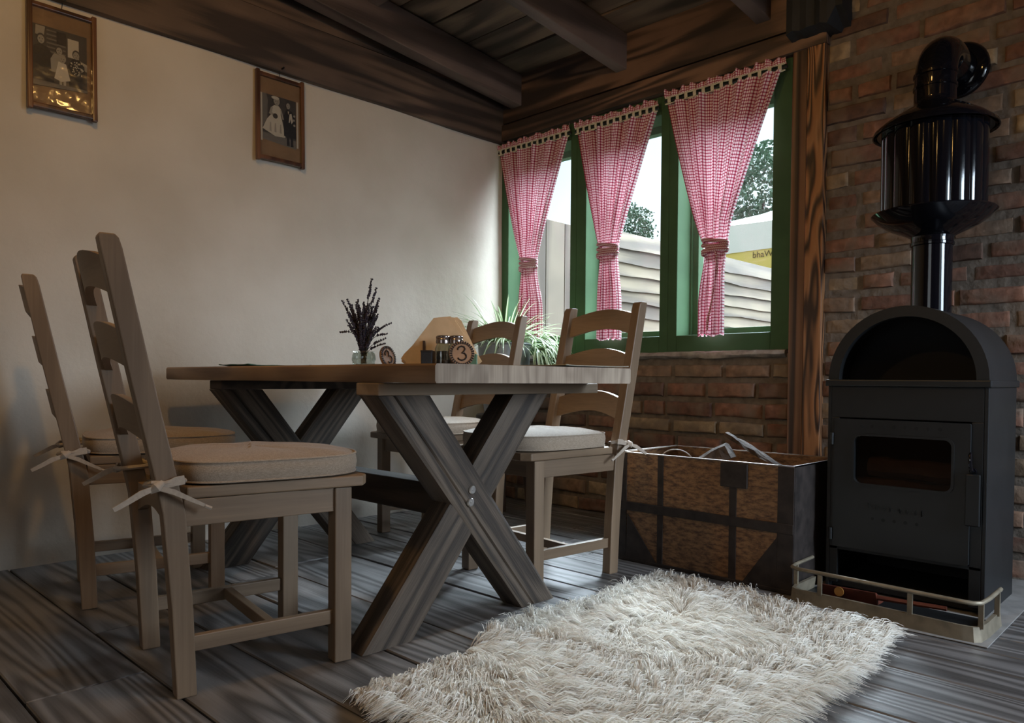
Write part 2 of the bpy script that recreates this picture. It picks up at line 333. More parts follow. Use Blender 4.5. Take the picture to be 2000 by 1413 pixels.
def leafmat():
    mt, n, L, b = new_mat('variegated_leaf'); uv = n.new('ShaderNodeUVMap'); uv.uv_map = 'UVMap'; sp = n.new('ShaderNodeSeparateXYZ'); L.new(uv.outputs[0], sp.inputs[0])
    a = math_n(n, L, 'SUBTRACT', sp.outputs[0], .5); a = math_n(n, L, 'ABSOLUTE', a, None)
    r = n.new('ShaderNodeValToRGB'); e = r.color_ramp.elements; e[0].position = .20; e[0].color = (.66, .70, .50, 1); e[1].position = .30; e[1].color = (.16, .27, .10, 1)
    L.new(a, r.inputs['Fac']); L.new(r.outputs[0], b.inputs['Base Color']); b.inputs['Roughness'].default_value = .45
    tr = n.new('ShaderNodeBsdfTranslucent'); L.new(r.outputs[0], tr.inputs['Color']); mx = n.new('ShaderNodeMixShader'); mx.inputs[0].default_value = .3
    L.new(b.outputs[0], mx.inputs[1]); L.new(tr.outputs[0], mx.inputs[2]); L.new(mx.outputs[0], n['Material Output'].inputs[0])
    return mt
M['leaf'] = leafmat()
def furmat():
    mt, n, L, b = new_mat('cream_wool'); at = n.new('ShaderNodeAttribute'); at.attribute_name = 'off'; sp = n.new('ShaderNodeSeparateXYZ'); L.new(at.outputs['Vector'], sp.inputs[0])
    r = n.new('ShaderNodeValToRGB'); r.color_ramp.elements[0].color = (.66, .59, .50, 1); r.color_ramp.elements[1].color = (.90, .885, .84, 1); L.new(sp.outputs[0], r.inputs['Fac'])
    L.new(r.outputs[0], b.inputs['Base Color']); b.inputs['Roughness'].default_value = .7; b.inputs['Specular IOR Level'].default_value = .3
    tr = n.new('ShaderNodeBsdfTranslucent'); L.new(r.outputs[0], tr.inputs['Color']); mx = n.new('ShaderNodeMixShader'); mx.inputs[0].default_value = .35
    L.new(b.outputs[0], mx.inputs[1]); L.new(tr.outputs[0], mx.inputs[2]); L.new(mx.outputs[0], n['Material Output'].inputs[0])
    return mt
M['wool'] = furmat()
def glassmat(name, tint=(.97, .99, .98), refl=1.0, rough=0.0, thin=True):
    mt, n, L, b = new_mat(name)
    t = n.new('ShaderNodeBsdfTransparent'); t.inputs[0].default_value = col(tint); g = n.new('ShaderNodeBsdfGlossy'); g.inputs['Roughness'].default_value = rough
    fr = n.new('ShaderNodeLayerWeight'); fr.inputs['Blend'].default_value = .5; f = math_n(n, L, 'POWER', fr.outputs['Facing'], 4.)
    f = math_n(n, L, 'MULTIPLY', f, .7); f = math_n(n, L, 'ADD', f, .045); f = math_n(n, L, 'MULTIPLY', f, refl); f = math_n(n, L, 'MINIMUM', f, 1.)
    mx = n.new('ShaderNodeMixShader'); L.new(f, mx.inputs[0]); L.new(t.outputs[0], mx.inputs[1]); L.new(g.outputs[0], mx.inputs[2]); L.new(mx.outputs[0], n['Material Output'].inputs[0])
    return mt
M['glass'] = glassmat('window_glass', refl=.18); M['jar'] = glassmat('jar_glass', (.86, .90, .88), 2.2, .03)
M['smoke'] = glassmat('sooty_oven_glass', (.55, .50, .48), 1.2, .08)
def film():
    mt, n, L, b = new_mat('wavy_picture_film'); t = n.new('ShaderNodeBsdfTransparent'); g = n.new('ShaderNodeBsdfGlossy'); g.inputs['Roughness'].default_value = .12
    tc = n.new('ShaderNodeTexCoord'); x = n.new('ShaderNodeTexNoise'); x.inputs['Scale'].default_value = 14; x.inputs['Detail'].default_value = 2; L.new(tc.outputs['Object'], x.inputs['Vector'])
    q = n.new('ShaderNodeBump'); q.inputs['Strength'].default_value = .5; q.inputs['Distance'].default_value = .01; L.new(x.outputs['Fac'], q.inputs['Height']); L.new(q.outputs[0], g.inputs['Normal'])
    mx = n.new('ShaderNodeMixShader'); mx.inputs[0].default_value = .10; L.new(t.outputs[0], mx.inputs[1]); L.new(g.outputs[0], mx.inputs[2]); L.new(mx.outputs[0], n['Material Output'].inputs[0])
    return mt
M['film'] = film()

# ------------------------------------------------------------------ room shell
def ceil_z(x): return 2.535-.085*x
b = MB(); b.box(-5.4, .25, -.001, .2, -.1, 3.1)
me = b.v
o = MB(); nx, nz = 90, 46    # gently uneven plaster face
vs = []; fs = []
for j in range(nz+1):
    for i in range(nx+1):
        x = -5.4+5.4*i/nx; z = 2.5*j/nz-.05
        vs.append((x, -.004+.006*math.sin(x*2.1+z*1.7)*math.sin(z*2.3+1)+.003*math.sin(x*7+z*5), z))
for j in range(nz):
    for i in range(nx): k = j*(nx+1)+i; fs.append((k, k+1, k+nx+2, k+nx+1))
o.add(vs, fs); o.box(-5.4, .25, .012, .2, -.1, 3.1)
struct(o.build('wall_left', M['plaster'], smooth=True, fix=False), 'cream plastered wall with two framed photographs')

# floor boards run parallel to the window wall
f = MB(); x = 0.05; rows = [-.15, -.30, -.46, -.62, -.78, -.93, -1.08, -1.23, -1.38, -1.535, -1.86, -2.08, -2.35, -2.585, -2.845, -3.12, -3.4, -3.7, -4, -4.3, -4.6, -4.9, -5.2, -5.45]
prev = .25
for i, xr in enumerate(rows):
    y = .2; cuts = []
    yy = -random.uniform(.6, 2.4) if i != 14 else -1.37
    while yy > -5.4: cuts.append(yy); yy -= random.uniform(1.4, 2.6)
    cuts.append(-5.4)
    for c in cuts:
        f.rnd(); dz = random.uniform(-.0015, .0015); f.box(xr+.003, prev-.003, c+.002, y-.002, -.03, dz); y = c
    prev = xr
f.off = (0, 0, 0); f.cur = 1; f.box(-5.45, .25, -5.4, .2, -.06, -.012)
struct(f.build('floor', [M['floor'], M['iron_in']], bevel=.003, seg=1), 'grey brushed floor boards')

# brick courses
def brick_field(mb, y0, y1, z0, z1, xf=-.012, ragged_l=0, ragged_r=0):
    """bricks laid between y0 (left, larger y) and y1 (right); rounded and chipped faces"""
    z = z0; row = 0
    while z < z1-.03:
        h = min(random.uniform(.062, .076), z1-z-.004); y = y0+(random.uniform(-.02, .01) if ragged_l else 0)
        y -= random.uniform(0, .1) if row % 2 else 0
        if row % 2: pass
        first = True; y = y0 + (random.uniform(-.015, .02) if ragged_l else 0)
        while y > y1+.02:
            ln = random.choice([.13, .21, .24, .24, .26])*random.uniform(.9, 1.08)
            if first and row % 2: ln = random.uniform(.09, .15)
            first = False
            ye = max(y-ln, y1)
            if ye-y1 < .05: ye = y1
            mb.rnd(); n = 5 if y-ye > .17 else 3
            xo = xf+random.uniform(-.006, .007); tilt = random.uniform(-.006, .006); hh = h*random.uniform(.93, 1.02)
            ys = [y+(ye-y)*i/n for i in range(n+1)]; g = []
            for layer, (ins, xx) in enumerate(((0, .03), (0.0, .010), (.005, 0.0), (.013, -.0025))):
                ring = []
                for i, q in enumerate(ys):
                    qq = min(max(q, ye+ins), y-ins); ring.append((xo+xx, qq+random.uniform(-.0015, .0015), z+ins+tilt*(i/n-.5)+random.uniform(-.002, .0025)))
                ring.append((xo+xx+random.uniform(-.001, .001), ye+ins+random.uniform(-.003, .003), z+hh/2+tilt/2))
                for i, q in enumerate(reversed(ys)):
                    qq = min(max(q, ye+ins), y-ins); ring.append((xo+xx, qq+random.uniform(-.0015, .0015), z+hh-ins+tilt*(.5-i/n)+random.uniform(-.0025, .002)))
                ring.append((xo+xx, y-ins+random.uniform(-.003, .003), z+hh/2-tilt/2))
                g.append(ring)
            mb.loft(g, cap=True); y = ye-random.uniform(.014, .028)
        z += h+random.uniform(.016, .027); row += 1
b = MB()
brick_field(b, -.01, -1.835, 0.005, .845, ragged_r=1)
brick_field(b, -1.99, -5.3, 0.005, 2.9, xf=-.006, ragged_l=1)
b.off = (0, 0, 0); b.cur = 1
b.box(.0, .2, -1.84, 0, -.05, .853); b.box(.0, .2, -5.4, -1.975, -.05, 3.0); b.box(.01, .2, -5.4, .0, 2.16, 3.1); b.box(.03, .2, -1.99, -1.80, -.05, 2.3)
struct(b.build('wall_window', [M['brick'], M['mortar']], smooth=True), 'old brick wall with the windows, behind trunk and stove')
s = MB(); pts = []
for i in range(41):
    y = -.02-1.80*i/40; pts.append(y)
rings = []
for y in pts:
    j = lambda a=.006: random.uniform(-a, a)
    rings.append([(.12, y, .835), (-.014+j(), y, .838+j(.004)), (-.026+j(), y, .850+j(.003)), (-.020+j(), y, .866+j(.003)), (.0, y, .872+j(.002)), (.12, y, .872)])
s.loft(rings); struct(s.build('trim_1', M['sill'], smooth=True), 'rough mortar ledge on top of the low brick wall under the windows')

# ceiling boards, rafters, beams
c = MB(); x = .2
while x > -5.4:
    wd = random.uniform(.19, .24); x1 = max(x-wd, -5.45); c.rnd()
    dz = random.uniform(0, .012); ys = [.2, -random.uniform(1.2, 3.6), -5.4]
    for ya, yb in zip(ys[:-1], ys[1:]):
        c.rnd(); x0_, x1_ = x-.004, x1+.004
        c.hexa([(x1_, yb, ceil_z(x1_)+dz), (x0_, yb, ceil_z(x0_)+dz), (x0_, ya-.003, ceil_z(x0_)+dz), (x1_, ya-.003, ceil_z(x1_)+dz),
                (x1_, yb, ceil_z(x1_)+.05), (x0_, yb, ceil_z(x0_)+.05), (x0_, ya-.003, ceil_z(x0_)+.05), (x1_, ya-.003, ceil_z(x1_)+.05)])
    x = x1
c.off = (0, 0, 0); c.cur = 1
c.hexa([(-5.45, -5.4, ceil_z(-5.45)+.04), (.2, -5.4, ceil_z(.2)+.04), (.2, .2, ceil_z(.2)+.04), (-5.45, .2, ceil_z(-5.45)+.04)]+[(p[0], p[1], 3.3) for p in [(-5.45, -5.4), (.2, -5.4), (.2, .2), (-5.45, .2)]])
struct(c.build('ceiling', [M['ceil'], M['iron_in']]), 'dark board ceiling sloping down to the windows')
for i, (yc, wd) in enumerate([(-.145, .085), (-.913, .068), (-1.70, .07), (-2.46, .07), (-3.22, .07), (-3.98, .07), (-4.74, .07)]):
    r = MB(); r.rnd(); xa, xb = -.02, -5.4; d = .185
    r.hexa([(xb, yc-wd/2, ceil_z(xb)-d), (xa, yc-wd/2, ceil_z(xa)-d), (xa, yc+wd/2, ceil_z(xa)-d), (xb, yc+wd/2, ceil_z(xb)-d),
            (xb, yc-wd/2, ceil_z(xb)-.001), (xa, yc-wd/2, ceil_z(xa)-.001), (xa, yc+wd/2, ceil_z(xa)-.001), (xb, yc+wd/2, ceil_z(xb)-.001)])
    struct(r.build('trim_%d' % (2+i), M['rafter'], bevel=.004), 'sloping dark rafter')
def wobble_beam(name, mats, axis, a0, a1, u0, u1, z0, z1, n=24, amp=.006, label=''):
    """a hand-cut beam: axis 'X' or 'Y' is its length, u is its depth out of the wall"""
    r = MB(); r.rnd(); rings = []
    for i in range(n+1):
        a = a0+(a1-a0)*i/n; j = lambda: amp*math.sin(a*5.3+random.uniform(-.5, .5))*random.uniform(.4, 1)
        pr = [(u0, z0+j()), (u1, z0), (u1, z1), (u0+j()*.4, z1)]
        rings.append([(a, u, z) if axis == 'X' else (u, a, z) for u, z in pr])
    r.loft(rings); return struct(r.build(name, mats, smooth=True), label)
wobble_beam('trim_20', M['beam'], 'X', -5.4, 0, -.035, .01, 2.160, 2.418, amp=.005, label='dark beam along the top of the plastered wall')
wobble_beam('trim_21', M['beam'], 'X', -5.4, 0, -.028, .01, 2.424, 3.05, amp=.001, label='dark boards above the long wall beam')
wobble_beam('trim_22', M['beam_y'], 'Y', -.0, -1.99, -.042, .02, 2.170, 2.262, amp=.003, label='dark board over the windows')
wobble_beam('trim_23', M['beam_y'], 'Y', -.0, -2.0, -.030, .02, 2.276, 2.62, amp=.001, label='reddish brown wall beam above the windows')
r = MB(); r.rnd(); r.hexa([(-1.12, -.9, 2.57), (-1.06, -.9, 2.565), (-1.06, -.02, 2.565), (-1.12, -.02, 2.57), (-1.12, -.9, 2.60), (-1.06, -.9, 2.60), (-1.06, -.02, 2.60), (-1.12, -.02, 2.60)])
struct(r.build('trim_24', M['rafter'], bevel=.003), 'thin lath across the first rafter bay')
# charred beam end over the post
r = MB(); rings = []
for i in range(9):
    y = -1.84-.24*i/8; e = random.uniform(-.012, .012)
    rings.append([(-.11+e, y, 2.225+random.uniform(-.01, .015)+(.05 if i > 6 else 0)), (.02, y, 2.20), (.02, y, 2.68), (-.11+e, y, 2.68)])
r.loft(rings); struct(r.build('trim_25', M['char']), 'black charred beam end above the scorched post')
# post beside the windows: two scorched boards side by side
p = MB(); p.rnd(); p.box(-.030, .03, -1.905, -1.838, -.01, 2.19); p.cur = 1; p.rnd(); p.box(-.036, .03, -1.985, -1.907, -.01, 2.19)
struct(p.build('trim_26', [M['post_s'], M['post']], bevel=.004), 'scorched upright timber with bold grain between window and stove')
# the rest of the room, behind the camera
b = MB(); b.box(-5.55, -5.4, -5.5, .2, -.05, 1.0); b.box(-5.55, -5.4, -5.5, -3.6, 1, 3.2); b.box(-5.55, -5.4, -2.2, .2, 1, 3.2); b.box(-5.55, -5.4, -3.6, -2.2, 2.1, 3.2)
struct(b.build('wall_back', M['beam']), 'dark boarded wall behind the camera')
b = MB(); b.box(-5.5, .2, -5.55, -5.4, -.05, .85); b.box(-5.5, -2.1, -5.55, -5.4, .85, 3.2); b.box(-.5, .2, -5.55, -5.4, .85, 3.2); b.box(-2.1, -.5, -5.55, -5.4, 2.2, 3.2)
struct(b.build('wall_right', M['beam']), 'dark boarded wall on the right, outside the picture')

# ------------------------------------------------------------------ windows
def window(n, ya, yb, fl, fr, label):
    """ya..yb opening (ya larger), fl/fr frame widths left and right"""
    zb, zt = .952, 2.075
    m_ = MB()
    m_.box(-.004, .20, ya, ya+fl, .868, 2.168); m_.box(-.004, .20, yb-fr, yb, .868, 2.168)
    m_.box(-.004, .20, yb, ya, .868, zb); m_.box(-.004, .20, yb, ya, zt, 2.168)
    m_.box(-.012, .0, ya+.003, ya+fl-.004, .875, 2.16) if n == 9 else None
    root = struct(m_.build('window_%d' % n, M['green'], bevel=.003), label)
    s = MB(); xa, xb = .135, .185; sw = .038
    s.box(xa, xb, ya-sw, ya+.002, zb-.002, zt+.002); s.box(xa, xb, yb-.002, yb+sw, zb-.002, zt+.002); s.box(xa+.001, xb-.001, yb, ya, zb-.002, zb+sw); s.box(xa+.001, xb-.001, yb, ya, zt-sw, zt+.002)
    # stop bead nearer the room
    s.box(.118, .136, ya-.010, ya+.001, zb, zt); s.box(.118, .136, yb-.001, yb+.008, zb, zt)
    s.build('sash', M['green'], root, bevel=.002)
    g = MB(); g.box(.158, .162, yb+sw-.004, ya-sw+.004, zb+sw-.004, zt-sw+.004); g.build('glass_pane', M['glass'], root)
    return root
window(1, -.062, -.552, .062, .045, 'green wooden window nearest the plastered wall')
window(2, -.665, -1.148, .068, .05, 'green wooden window in the middle of the row')
window(3, -1.250, -1.742, .052, .094, 'green wooden window beside the scorched post')

# ------------------------------------------------------------------ curtains
def smooth_(t): return t*t*(3-2*t)
def curtain(yl, yr, ztl, ztr, ty, tz, bl, br, zb, label, seed, flap=0.):
    random.seed(seed)
    root = thing('curtain', label, 'curtain', (0, 0, 0), group='red checked curtains at the green windows')
    nu, nv = 150, 90; mb = MB(); uv = []; ph = [random.uniform(0, 6) for _ in range(8)]
    tw = .058
    ztop = lambda u: ztl+(ztr-ztl)*u-.062
    V = [i/nv for i in range(nv+1)]
    def bounds(z):
        if z > tz:
            t = (z-tz)/(((ztl+ztr)/2-.03)-tz); tt = max(0, min(1, t))
            e = tt**.80; e2 = tt**1.08
            return (ty+tw)+(yl-(ty+tw))*e, (ty-tw)+(yr-(ty-tw))*e2
        t = (tz-z)/(tz-zb); e = smooth_(min(1, t*1.5))
        return (ty+tw)+(bl-(ty+tw))*e, (ty-tw)+(br-(ty-tw))*e
    for v in V:
        for i in range(nu+1):
            u = i/nu; zz = ztop(u)+(zb-ztop(u))*v
            a, c_ = bounds(zz); y = a+(c_-a)*u
            cl = abs(zz-tz); g = min(1, cl/.18)
            wd = abs(a-c_); amp = .006+.019*g*(1-.45*min(1, wd/.5))
            d = amp*(math.sin(u*2*PI*9+ph[0]+v*1.5)*.6+math.sin(u*2*PI*5+ph[1]-v*2)*.75+math.sin(u*2*PI*17+ph[2])*.35)
            if flap and u > .56: d += .022*min(1, (u-.56)/.04)*min(1, cl/.12)
            rnd = -.022*(1-g)*math.cos((u-.5)*PI)
            x_ = -.040-d*1.0+rnd-.012*(1-(u-.5)**2*4)*(1 if zz < tz else .4)
            zj = zz+(.006*math.sin(u*40+ph[3]) if v == 1 else 0)
            mb.v.append((min(x_, -.012), y, zj)); mb.o.append((0, 0, 0)); uv.append((u, (ztl-zz)/(ztl-zb)*.95))
    for j in range(nv):
        for i in range(nu): k = j*(nu+1)+i; mb.f.append((k, k+1, k+nu+2, k+nu+1)); mb.m.append(0)
    mb.uv = uv; mb.build('curtain_panel', M['gingham'], root, smooth=True, fix=False)
    # ruffled heading above the rod
    h = MB(); uv = []; nu2 = 140
    for r_ in range(5):
        for i in range(nu2+1):
            u = i/nu2; zt = ztl+(ztr-ztl)*u
            top = .006*math.sin(u*31+ph[4])+.004*math.sin(u*73+ph[5])
            z = zt-.036+(top+.036)*r_/4; y = yl+.004+(yr-yl-.008)*u+.002*math.sin(u*50)
            x_ = -.040-.010*math.sin(u*2*PI*13+ph[6])*(r_/4)-.004*math.sin(u*2*PI*31)*(r_/4)-.006*(r_ in (1, 2, 3))
            h.v.append((min(x_, -.008), y, z)); h.o.append((0, 0, 0)); uv.append((u, r_*.01))
    for j in range(4):
        for i in range(nu2): k = j*(nu2+1)+i; h.f.append((k, k+1, k+nu2+2, k+nu2+1)); h.m.append(0)
    h.uv = uv; h.build('ruffle', M['gingham'], root, smooth=True, fix=False)
    rod = MB(); rod.tube([(-.036, yl+.006, ztl-.047), (-.036, yr-.006, ztr-.047)], .0065, 8); rod.build('curtain_rod', M['rod'], root, smooth=True)
    la = MB(); n = 13
    for k in range(n):
        u = (k+.5)/n; y = yl+(yr-yl)*u; zc = ztl+(ztr-ztl)*u-.047; hw = abs(yr-yl)/n*.18
        pts = []
        for i in range(7):
            a = i/6; pts.append((-.0455-.003*math.sin(a*PI), a*.030-.015))
        la.loft([[(x_, y+hw, zc+dz), (x_, y-hw, zc+dz+.003), (x_+.001, y-hw, zc+dz+.003), (x_+.001, y+hw, zc+dz)] for x_, dz in pts])
    for off in (.0135, -.0165):
        rr = []
        for i in range(60):
            u = i/59; y = yl+(yr-yl)*u; zc = ztl+(ztr-ztl)*u-.047+off; hh = .0035+.0015*math.sin(u*60)
            rr.append([(-.044, y, zc-hh), (-.048, y, zc), (-.044, y, zc+hh), (-.040, y, zc)])
        la.loft(rr)
    la.build('lace_trim', M['lace'], root, smooth=True)
    t = MB(); uvt = []
    for k in range(4):
        z0 = tz+.024-.017*k; path = []
        for i in range(25):
            a = 2*PI*i/24; path.append((-.052+.026*math.cos(a), ty+(tw+.004)*math.sin(a), z0+.010*math.sin(a+k*1.3)))
        t.tube(path, .0095, 8, cap=False)
    if flap:
        t.tube([(-.078, ty-.02, tz-.03), (-.082, ty-.03, tz-.12), (-.080, ty-.005, tz-.25), (-.078, ty+.02, tz-.36), (-.075, ty+.022, tz-.40)], [.007, .005, .004, .007, .004], 6)
    t.uv = [((p[1]*7+p[2]*9) % 1.0*.25, p[2]*1.1) for p in t.v]
    t.build('tieback', M['gingham'], root, smooth=True)
curtain(-.012, -.572, 2.152, 2.150, -.274, 1.405, -.185, -.382, .968, 'red checked curtain tied at the window nearest the plaster wall', 11)
curtain(-.615, -1.150, 2.148, 2.146, -.852, 1.420, -.775, -.935, .945, 'red checked curtain tied at the middle window', 12)
curtain(-1.195, -1.812, 2.168, 2.166, -1.485, 1.365, -1.397, -1.548, .945, 'red checked curtain with hanging tie end beside the scorched post', 13, flap=1)

# ------------------------------------------------------------------ pictures
def picture(name, x0, x1, z0, z1, label, draw, mb0, mb1):
    root = thing(name, label, 'picture', ((x0+x1)/2, 0, (z0+z1)/2), group='framed old photographs')
    W, H = (x1-x0), (z1-z0); t = .018; lean = R(-1.2)
    f = MB(); yb, yf = -.008, -.030
    f.box(-W/2, -W/2+t, yf, yb, -H/2-.008, H/2+.008); f.box(W/2-t, W/2, yf, yb, -H/2-.008, H/2+.008)
    f.box(-W/2+.002, W/2-.002, yf+.002, yb, -H/2, -H/2+t); f.box(-W/2+.002, W/2-.002, yf+.002, yb, H/2-t, H/2)
    f.build('picture_frame', M['frame'], root, bevel=.004, seg=3)
    b = MB(); b.box(-W/2+.01, W/2-.01, -.014, -.006, -H/2+.01, H/2-.01); b.build('mount_board', M['mount'], root)
    p = MB(); mats = draw(p, W, H); p.build('photograph', mats, root)
    g = MB(); g.box(-W/2+t-.003, W/2-t+.003, -.0215, -.0205, -H/2+t-.003, H/2-t+.003); g.build('glass_sheet', M['film'], root)
    s = MB(); s.tube([(0, -.012, H/2), (.004, -.012, H/2+.035)], .0015, 6); s.tube([(.004, -.05, H/2+.038), (.004, .0, H/2+.036)], .004, 8); s.build('hanging_nail', M['iron'], root)
    root.rotation_euler = (lean, 0, 0); root.location.y = -.010
    return root
G = [plain('photo_tone_%d' % i, c, .5) for i, c in enumerate([(.012, .010, .009), (.05, .043, .036), (.14, .125, .105), (.30, .27, .22), (.50, .45, .36)])]
def ell(p, cx, cz, rx, rz, m_, lay, n=18, a0=0, a1=2*PI):
    p.cur = m_; p.prism([(cx+rx*math.cos(a0+(a1-a0)*i/n), cz+rz*math.sin(a0+(a1-a0)*i/n)) for i in range(n)], -.0145-.0004*lay, -.0143, 'Y')
def pol(p, pts, m_, lay): p.cur = m_; p.prism(pts, -.0145-.0004*lay, -.0143, 'Y')
def face(p, x, z, s, lay, hair=1, skin=3):
    ell(p, x, z+.10*s, s*.50, s*.66, hair, lay); ell(p, x, z-.06*s, s*.40, s*.56, skin, lay+1)
    for k in (-1, 1): ell(p, x+k*.17*s, z+.02*s, s*.08, s*.05, 0, lay+2, 8)
    ell(p, x, z-.14*s, s*.05, s*.10, 3, lay+2, 8); ell(p, x, z-.34*s, s*.13, s*.04, 1, lay+2, 8)
def family(p, W, H):
    pol(p, [(-W*.42, -H*.24), (W*.36, -H*.24), (W*.36, H*.30), (-W*.42, H*.30)], 1, 0)
    for i in range(7): pol(p, [(-W*.22, H*(.02+i*.04)), (W*.05, H*(.02+i*.04)), (W*.05, H*(.035+i*.04)), (-W*.22, H*(.035+i*.04))], 2, 1)
    pol(p, [(-W*.08, H*.16), (W*.06, H*.16), (W*.06, H*.28), (-W*.08, H*.28)], 0, 2); pol(p, [(W*.08, H*.06), (W*.24, H*.06), (W*.24, H*.24), (W*.08, H*.24)], 4, 2)
    pol(p, [(-W*.38, H*.2), (-W*.26, H*.2), (-W*.24, H*.29), (-W*.37, H*.29)], 3, 2); pol(p, [(W*.26, H*-.02), (W*.36, H*-.04), (W*.36, H*.03), (W*.26, H*.05)], 3, 2)
    # woman on the left, dark dress
    pol(p, [(-W*.42, -H*.22), (-W*.12, -H*.22), (-W*.13, H*.02), (-W*.2, H*.10), (-W*.32, H*.12), (-W*.42, H*.08)], 0, 3); face(p, -W*.30, H*.165, W*.12, 4)
    # girl behind in a light blouse
    pol(p, [(-W*.16, -H*.12), (W*.02, -H*.12), (W*.03, H*.02), (-W*.02, H*.055), (-W*.12, H*.06), (-W*.17, H*.0)], 3, 5); face(p, -W*.045, H*.095, W*.105, 6)
    # girl on the right, spotted dress
    pol(p, [(W*.10, -H*.22), (W*.34, -H*.22), (W*.32, H*.0), (W*.25, H*.05), (W*.14, H*.05), (W*.08, -H*.02)], 0, 5); face(p, W*.20, H*.095, W*.11, 6)
    rr = random.Random(3)
    for _ in range(60): ell(p, rr.uniform(W*.12, W*.30), rr.uniform(-H*.10, H*.03), .0022, .0022, 4, 6, 6)
    # small child in front, white frock
    pol(p, [(-W*.12, -H*.18), (-W*.02, -H*.20), (W*.11, -H*.17), (W*.05, -H*.02), (-W*.06, -H*.01)], 4, 8); face(p, -W*.0, H*.02, W*.10, 9, hair=3)
    for k in (-.03, .03): pol(p, [(W*k-.004, -H*.24), (W*k+.004, -H*.24), (W*k+.004, -H*.18), (W*k-.004, -H*.18)], 3, 7)
    pol(p, [(-W*.42, -H*.285), (W*.36, -H*.25), (W*.36, -H*.225), (-W*.42, -H*.235)], 2, 10)
    return G
def wedding(p, W, H):
    pol(p, [(-W*.36, -H*.26), (W*.34, -H*.30), (W*.34, H*.27), (-W*.36, H*.27)], 1, 0); pol(p, [(-W*.36, -H*.26), (W*.34, -H*.30), (W*.34, -H*.20), (-W*.36, -H*.18)], 2, 1)
    pol(p, [(-W*.36, -H*.1), (-W*.27, -H*.1), (-W*.25, H*.2), (-W*.28, H*.27), (-W*.36, H*.27)], 2, 1)
    # bride: wide pale skirt, bodice, arms, veil crown
    pol(p, [(-W*.36, -H*.14), (-W*.10, -H*.20), (W*.11, -H*.19), (W*.05, -H*.02), (W*.01, H*.07), (-W*.15, H*.07), (-W*.27, -H*.02)], 4, 3)
    pol(p, [(-W*.17, H*.04), (W*.01, H*.04), (W*.02, H*.13), (-W*.03, H*.16), (-W*.12, H*.16), (-W*.19, H*.12)], 4, 4)
    pol(p, [(-W*.19, H*.13), (-W*.15, H*.13), (-W*.17, H*.07), (-W*.08, H*.045), (-W*.09, H*.02), (-W*.23, H*.05)], 3, 5); pol(p, [(W*.0, H*.13), (W*.03, H*.12), (W*.08, H*.02), (W*.05, H*.01)], 3, 5)
    for k in (-.22, -.12, -.01): pol(p, [(W*k, -H*.15), (W*(k+.04), -H*.155), (W*(k+.03), -H*.05), (W*(k+.01), -H*.05)], 3, 5)
    ell(p, -W*.10, H*.035, W*.05, H*.03, 1, 6); face(p, -W*.07, H*.205, W*.125, 7, hair=3); ell(p, -W*.10, H*.245, W*.08, H*.018, 4, 10)
    # groom: dark suit, pale ribbon
    pol(p, [(W*.08, -H*.17), (W*.34, -H*.18), (W*.33, H*.05), (W*.25, H*.14), (W*.14, H*.15), (W*.07, H*.06)], 0, 4)
    for k in (.14, .22): pol(p, [(W*k, -H*.28), (W*(k+.06), -H*.28), (W*(k+.05), -H*.15), (W*k, -H*.15)], 0, 3)
    face(p, W*.17, H*.195, W*.10, 6); pol(p, [(W*.16, H*.13), (W*.19, H*.13), (W*.175, H*.09)], 4, 6)
    pol(p, [(W*.20, H*.10), (W*.24, H*.11), (W*.27, H*.02), (W*.24, -H*.01), (W*.22, H*.05), (W*.20, H*.0), (W*.18, H*.0)], 4, 6)
    for a, c_ in ((.30, .09), (.29, .04), (.30, -.02)): ell(p, W*a, H*c_, W*.022, H*.013, 3, 6)
    for k in (-1, 1): pol(p, [(W*(.375*k)-.003-(.01*W), -H*.28), (W*(.375*k)+.003, -H*.28), (W*(.375*k)+.003, H*.27), (W*(.375*k)-.003-(.01*W), H*.27)], 4, 1)
    return G
picture('framed_photograph', -2.523, -2.286, 1.733, 2.128, 'framed sepia photograph of four children, glass catching golden light', family, 0, 0)
picture('framed_photograph', -1.620, -1.376, 1.735, 2.135, 'framed sepia photograph of a bride and groom', wedding, 0, 0)

